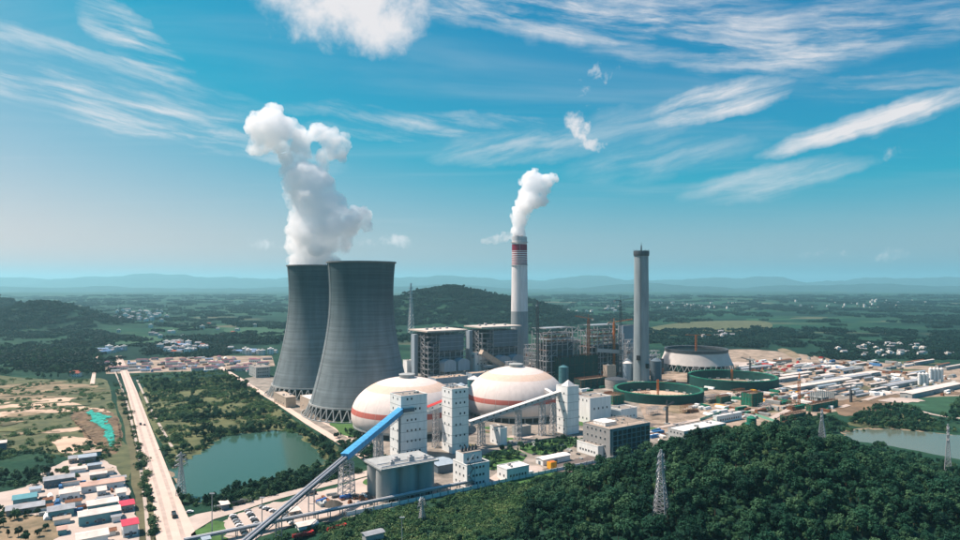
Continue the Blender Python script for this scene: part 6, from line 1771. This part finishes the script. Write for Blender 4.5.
KN = {'pipes': ('pipe_stack', 'stack of {} pipes', 'stack'), 'beams': ('beam_stack', 'stack of {} steel beams', 'stack'), 'container': ('shipping_container', '{} shipping container', 'container'), 'formwork': ('formwork_stack', 'stack of {} formwork boards', 'stack'), 'crate': ('crate_stack', 'pile of {} crates', 'stack')}
def clutter(where, grp, x0, x1, y0, y1, n, kinds_, cols, smin=0.9, smax=1.5):
    for _ in range(n):
        k = random.choice(kinds_); c_ = random.choice(cols)
        if (k, c_) not in SM: SM[(k, c_)] = stack_mesh(k).mesh(KN[k][0], SITE_COL[c_])
        p = P(random.uniform(x0, x1), random.uniform(y0, y1))
        o = link(KN[k][0], SM[(k, c_)], None, (p.x, p.y, 0.18), GA + random.choice((0, 1.571)) + random.uniform(-.12, .12)); s = random.uniform(smin, smax); o.scale = (s, s, s)
        tag(o, KN[k][1].format(c_) + ' ' + where, KN[k][2], grp + ', ' + c_ + ' ' + k)
allk = ['pipes', 'beams', 'container', 'formwork', 'crate']
clutter('at the far edge of the building site', 'far site materials', 745, 835, 358, 376, 70, allk, ['rusty', 'grey', 'grey', 'white', 'dark', 'red'], 1.0, 1.8)
clutter('in the rows beyond the big pale roofs', 'materials beyond the pale roofs', 800, 905, 362, 374, 74, ['pipes', 'beams', 'formwork', 'container'], ['rusty', 'rusty', 'dark', 'grey', 'white', 'blue'], 0.9, 1.7)
clutter('on the sandy ground before the orange crane', 'materials before the orange crane', 765, 830, 392, 412, 48, allk, ['rusty', 'grey', 'green', 'white'], 0.8, 1.6)
clutter('between the green rings and the halls', 'materials between rings and halls', 690, 765, 408, 418, 26, allk, ['green', 'grey', 'white', 'rusty'], 0.8, 1.4)
clutter('beside the truncated cooling tower', 'materials by the truncated tower', 735, 775, 366, 382, 20, allk, ['rusty', 'grey', 'dark', 'green'], 1.0, 1.8)
clutter('at the foot of the unfinished frames', 'materials below the frames', 560, 640, 388, 400, 26, allk, ['green', 'grey', 'rusty', 'white'], 0.8, 1.5)
clutter('between the boiler houses and the domes', 'materials between boilers and domes', 425, 515, 384, 392, 24, allk, ['grey', 'white', 'dark', 'rusty'], 0.8, 1.5)
clutter('beside the glazed office and the hall', 'materials beside the office', 640, 680, 428, 438, 16, allk, ['white', 'grey', 'blue', 'rusty'], 0.7, 1.2)
clutter('in the sandy yard beside the silos', 'materials in the sandy yard', 318, 372, 494, 506, 22, allk, ['grey', 'white', 'grey', 'dark', 'rusty'], 0.5, 0.9)
clutter('among the sheds of the lower yard', 'materials among the sheds', 40, 124, 470, 520, 44, allk, ['grey', 'white', 'dark', 'rusty', 'blue'], 0.4, 0.9)
clutter('on the pale slab by the far silos', 'materials by the far silos', 880, 955, 378, 394, 26, allk, ['white', 'grey', 'dark'], 0.8, 1.5)
clutter('on the worn ground of the far right site', 'materials of the far right site', 800, 955, 372, 396, 70, allk, ['white', 'grey', 'rusty', 'dark', 'white'], 0.7, 1.6)
clutter('around the feet of the green rings', 'materials around the green rings', 690, 800, 386, 410, 60, allk, ['green', 'grey', 'rusty', 'white', 'yellow'], 0.6, 1.3)
clutter('between the office and the domes', 'materials between office and domes', 500, 600, 440, 462, 26, ['crate', 'formwork', 'pipes'], ['grey', 'white', 'dark'], 0.4, 0.8)
clutter('by the road through the worker camp', 'materials in the camp', 110, 270, 358, 372, 46, ['container', 'crate', 'pipes'], ['rusty', 'blue', 'white', 'dark'], 0.8, 1.4)

for k in range(70):
    x, y_ = rs_.uniform(735, 955), rs_.uniform(364, 398)
    rf_, nm = roofs_[(0, 0, 1, 1, 2, 5)[rs_.randrange(6)]]; w_ = rs_.uniform(7, 20)
    shed('site_hut', 'small site hut with ' + nm + ' roof scattered over the building site', 'hut', x - 3, x, x + w_, y_, y_ - rs_.uniform(2, 3.4), rs_.choice((WHITE, CONC, BEIGE)), rf_, 0.7, group='site huts, ' + nm, door=False)
for k in range(9):
    x, y_ = [(708, 404), (735, 398), (762, 412), (790, 410), (828, 396), (684, 414), (650, 416), (640, 400), (770, 380)][k]
    p, lu, lv, h = corner(x - 4, x, x + 10, y_, y_ - 8); t = thing('scaffold', ['scaffold bay beside the first green ring', 'scaffold bay between the green rings', 'scaffold bay near the green cube', 'scaffold bay by the netted pit', 'scaffold bay behind the bare columns', 'scaffold bay behind the long halls', 'scaffold bay below the nearer ring', 'scaffold bay left of the nearer ring', 'scaffold bay beyond the farther ring'][k], 'scaffold', p, GA)
    frame_mesh(lu, min(abs(lv), 10), h, 5, 2, 4, 0.25, 0.22, 0.4, seed=k, keep=0.9).build('tube_frame', RUST if k % 2 else GALV, t); MB().box(0.3, 0.3, h * .5, lu - .3, min(abs(lv), 10) - .3, h * .5 + .2).build('plank_deck', BEIGE, t)
# big pale roofs on the site
for (a, c, d, yb, yt, lab, r_) in ((783, 792, 852, 392, 388, 'long pale hall roof nearest the orange crane', SR), (806, 815, 872, 387, 383, 'second long pale hall roof beyond the first on the building site', GREYR), (838, 846, 880, 381, 377, 'smaller pale hall roof at the back of the building site', SR),
                                   (900, 912, 962, 399, 394, 'broad pale slab-roofed store at the right picture edge', SR), (880, 888, 930, 390, 386, 'low grey roof beside the far silos', GREYR), (760, 766, 800, 385, 381, 'low white store beyond the green ring', SR), (735, 742, 772, 372, 369, 'grey store by the far site edge', GREYR),
                                   (776, 782, 812, 379, 376, 'narrow white store between site rows', SR), (690, 694, 716, 428, 425, 'low green-roofed shelter beside halls', GREEN_NET), (722, 728, 756, 436, 432, 'low green shelter with flat roof by the forest edge', GREEN_NET)):
    shed('site_store', lab, 'store', a, c, d, yb, yt, CONC, r_, 0.8)
for k in range(3): tank('white cement silo in the front cluster on the far slab', 919.5 + 3.6 * k, 385, 3.2, 11, WHITE, WHITE_ROOF, 'front cement silos on the far slab', 0.5, 'cement_silo', 'silo')
for k in range(4): tank('white cement silo in the taller back cluster on the far slab', 930.5 + 3.6 * k, 381.5, 3.2, 12.5, WHITE, WHITE_ROOF, 'back cement silos on the far slab', 0.5, 'cement_silo', 'silo')
# concrete column stubs of a new building
t = thing('column_grid', 'grid of bare concrete columns rising before the brown mound', 'building frame', P(822, 403), GA)
me = MB().box(-0.8, -0.8, 0, 0.8, 0.8, 11).box(-0.3, -0.3, 11, 0.3, 0.3, 12.5).mesh('column', CONC)
for i in range(7):
    for j in range(3): link('column', me, t, (i * 4.6, j * 7, 0))
MB().box(-2, -2, 0.2, 30, 17, 0.8).build('base_slab', CONC, t); MB().box(-1.2, -1, 6, 14, 15, 6.6).build('floor_slab', CONC, t)
# covered walkway/green strip hoarding
for k, (a, c) in enumerate((((752, 415), (786, 426)), ((700, 421), (726, 412)))):
    pa, pb = P(*a), P(*c); L_ = (pb - pa).length
    t = thing('green_hoarding', ['pale green hoarding running down to the forest edge', 'pale green hoarding between the halls'][k], 'hoarding', pa, math.atan2(pb.y - pa.y, pb.x - pa.x))
    me = MB().box(0.05, -0.08, 0, 3.95, 0.08, 3).box(0, -0.15, 0, 0.1, 0.15, 3.2).mesh('hoarding_panel', mat('pale_green_sheet', (0.16, 0.38, 0.28), 0.7, var=0.15))
    for i in range(int(L_ / 4)): link('hoarding_panel', me, t, (i * 4, 0, 0))

# ================================================================ steam
def steam_material(name, dens, seed, scale, thin=0.03):
    m = bpy.data.materials.new(name); m.use_nodes = True
    N, L = m.node_tree.nodes, m.node_tree.links; N.clear()
    tcn = N.new('ShaderNodeTexCoord'); mp = N.new('ShaderNodeMapping'); mp.inputs['Location'].default_value = (seed, seed * 2, 0)
    L.new(tcn.outputs['Object'], mp.inputs['Vector'])
    n = N.new('ShaderNodeTexNoise'); n.inputs['Scale'].default_value = scale; n.inputs['Detail'].default_value = 6; n.inputs['Roughness'].default_value = 0.68
    L.new(mp.outputs[0], n.inputs['Vector'])
    mr = N.new('ShaderNodeMapRange'); mr.inputs['From Min'].default_value = 0.37; mr.inputs['From Max'].default_value = 0.60
    mr.inputs['To Min'].default_value = dens * thin; mr.inputs['To Max'].default_value = dens; L.new(n.outputs['Fac'], mr.inputs['Value'])
    pv = N.new('ShaderNodeVolumePrincipled'); pv.inputs['Color'].default_value = (1, 1, 1, 1); pv.inputs['Anisotropy'].default_value = 0.0
    L.new(mr.outputs[0], pv.inputs['Density'])
    o = N.new('ShaderNodeOutputMaterial'); L.new(pv.outputs[0], o.inputs['Volume'])
    return m

def steam_mesh(name, blobs, d, voxel, disp, origin, seed):
    """billowing closed surface: puffs (pixel x, pixel y, pixel radius) at distance d, merged and roughened"""
    r = np.random.default_rng(seed); b = bmesh.new(); s = d / FOC
    def ball(c, rad): bmesh.ops.create_icosphere(b, subdivisions=2, radius=rad, matrix=Matrix.Translation(c))
    for (x, y, rad) in blobs:
        c = Q(x, y, d + r.uniform(-0.6, 0.6) * rad * s) - Vector(origin); ball(c, rad * s * 0.86)
        for k in range(10):
            q = Vector(r.normal(size=3)).normalized(); rr = rad * s * r.uniform(0.28, 0.5); ball(c + q * rad * s * 0.72, rr)
    me = bpy.data.meshes.new(name); b.to_mesh(me); b.free()
    o = link(name, me, None, origin)
    md = o.modifiers.new('merge', 'REMESH'); md.mode = 'VOXEL'; md.voxel_size = voxel; md.use_smooth_shade = True
    for i, (sz, st) in enumerate(disp):
        tx = bpy.data.textures.new(name + '_billow', 'CLOUDS'); tx.noise_scale = sz; tx.noise_depth = 3; tx.noise_type = 'SOFT_NOISE'
        md = o.modifiers.new('billow', 'DISPLACE'); md.texture = tx; md.strength = st; md.mid_level = 0.5; md.texture_coords = 'LOCAL'
    return o
plume1 = [(304, 262, 15), (318, 263, 15), (333, 262, 9), (309, 262, 20), (309, 248, 23), (324, 244, 16), (312, 232, 25), (318, 218, 27), (335, 222, 22), (350, 222, 16), (362, 216, 10), (340, 236, 18), (318, 203, 26), (312, 188, 25), (306, 176, 19), (300, 196, 16),
          (322, 165, 9), (338, 150, 12), (330, 140, 13), (318, 134, 11), (343, 142, 10), (326, 155, 11), (300, 150, 11), (286, 160, 9), (282, 146, 13), (270, 128, 22), (262, 140, 16), (272, 114, 13), (258, 124, 14), (290, 130, 14), (302, 138, 12), (288, 172, 8), (366, 226, 7)]
plume2 = [(519.5, 236, 7), (519, 230, 8), (520, 221, 9), (522, 212, 10), (526, 203, 12), (532, 200, 11), (531, 190, 13), (536, 184, 11), (545, 182, 9), (553, 178, 6), (528, 180, 9), (534, 175, 7), (540, 198, 9), (516, 217, 6), (545, 190, 7)]
drift = [(512, 236, 5), (505, 237, 6), (497, 239, 5.5), (489, 240, 4.5), (483, 241, 3)]
o = steam_mesh('steam_plume', plume1, 868, 1.7, [(17, 12), (7, 6), (3, 2.5)], (TC1.x, TC1.y, 168), 5)
o.data.materials.append(steam_material('tower_steam', 0.12, 3.0, 0.045)); tag(o, 'broad white steam plume rising from the rear cooling tower', 'steam')
o = steam_mesh('steam_plume', plume2, 1146, 1.4, [(10, 8), (4, 4), (2, 1.6)], (c1.x, c1.y, 229), 6)
o.data.materials.append(steam_material('chimney_steam', 0.2, 9.0, 0.06)); tag(o, 'white steam plume rising from the striped chimney', 'steam')
o = steam_mesh('steam_plume', drift, 1200, 1.8, [(9, 5), (4, 2.5)], (c1.x - 40, 1200, 225), 8)
o.data.materials.append(steam_material('drift_steam', 0.05, 2.0, 0.05, 0.0)); tag(o, 'thin low wisp of steam drifting left of the striped chimney top', 'steam')
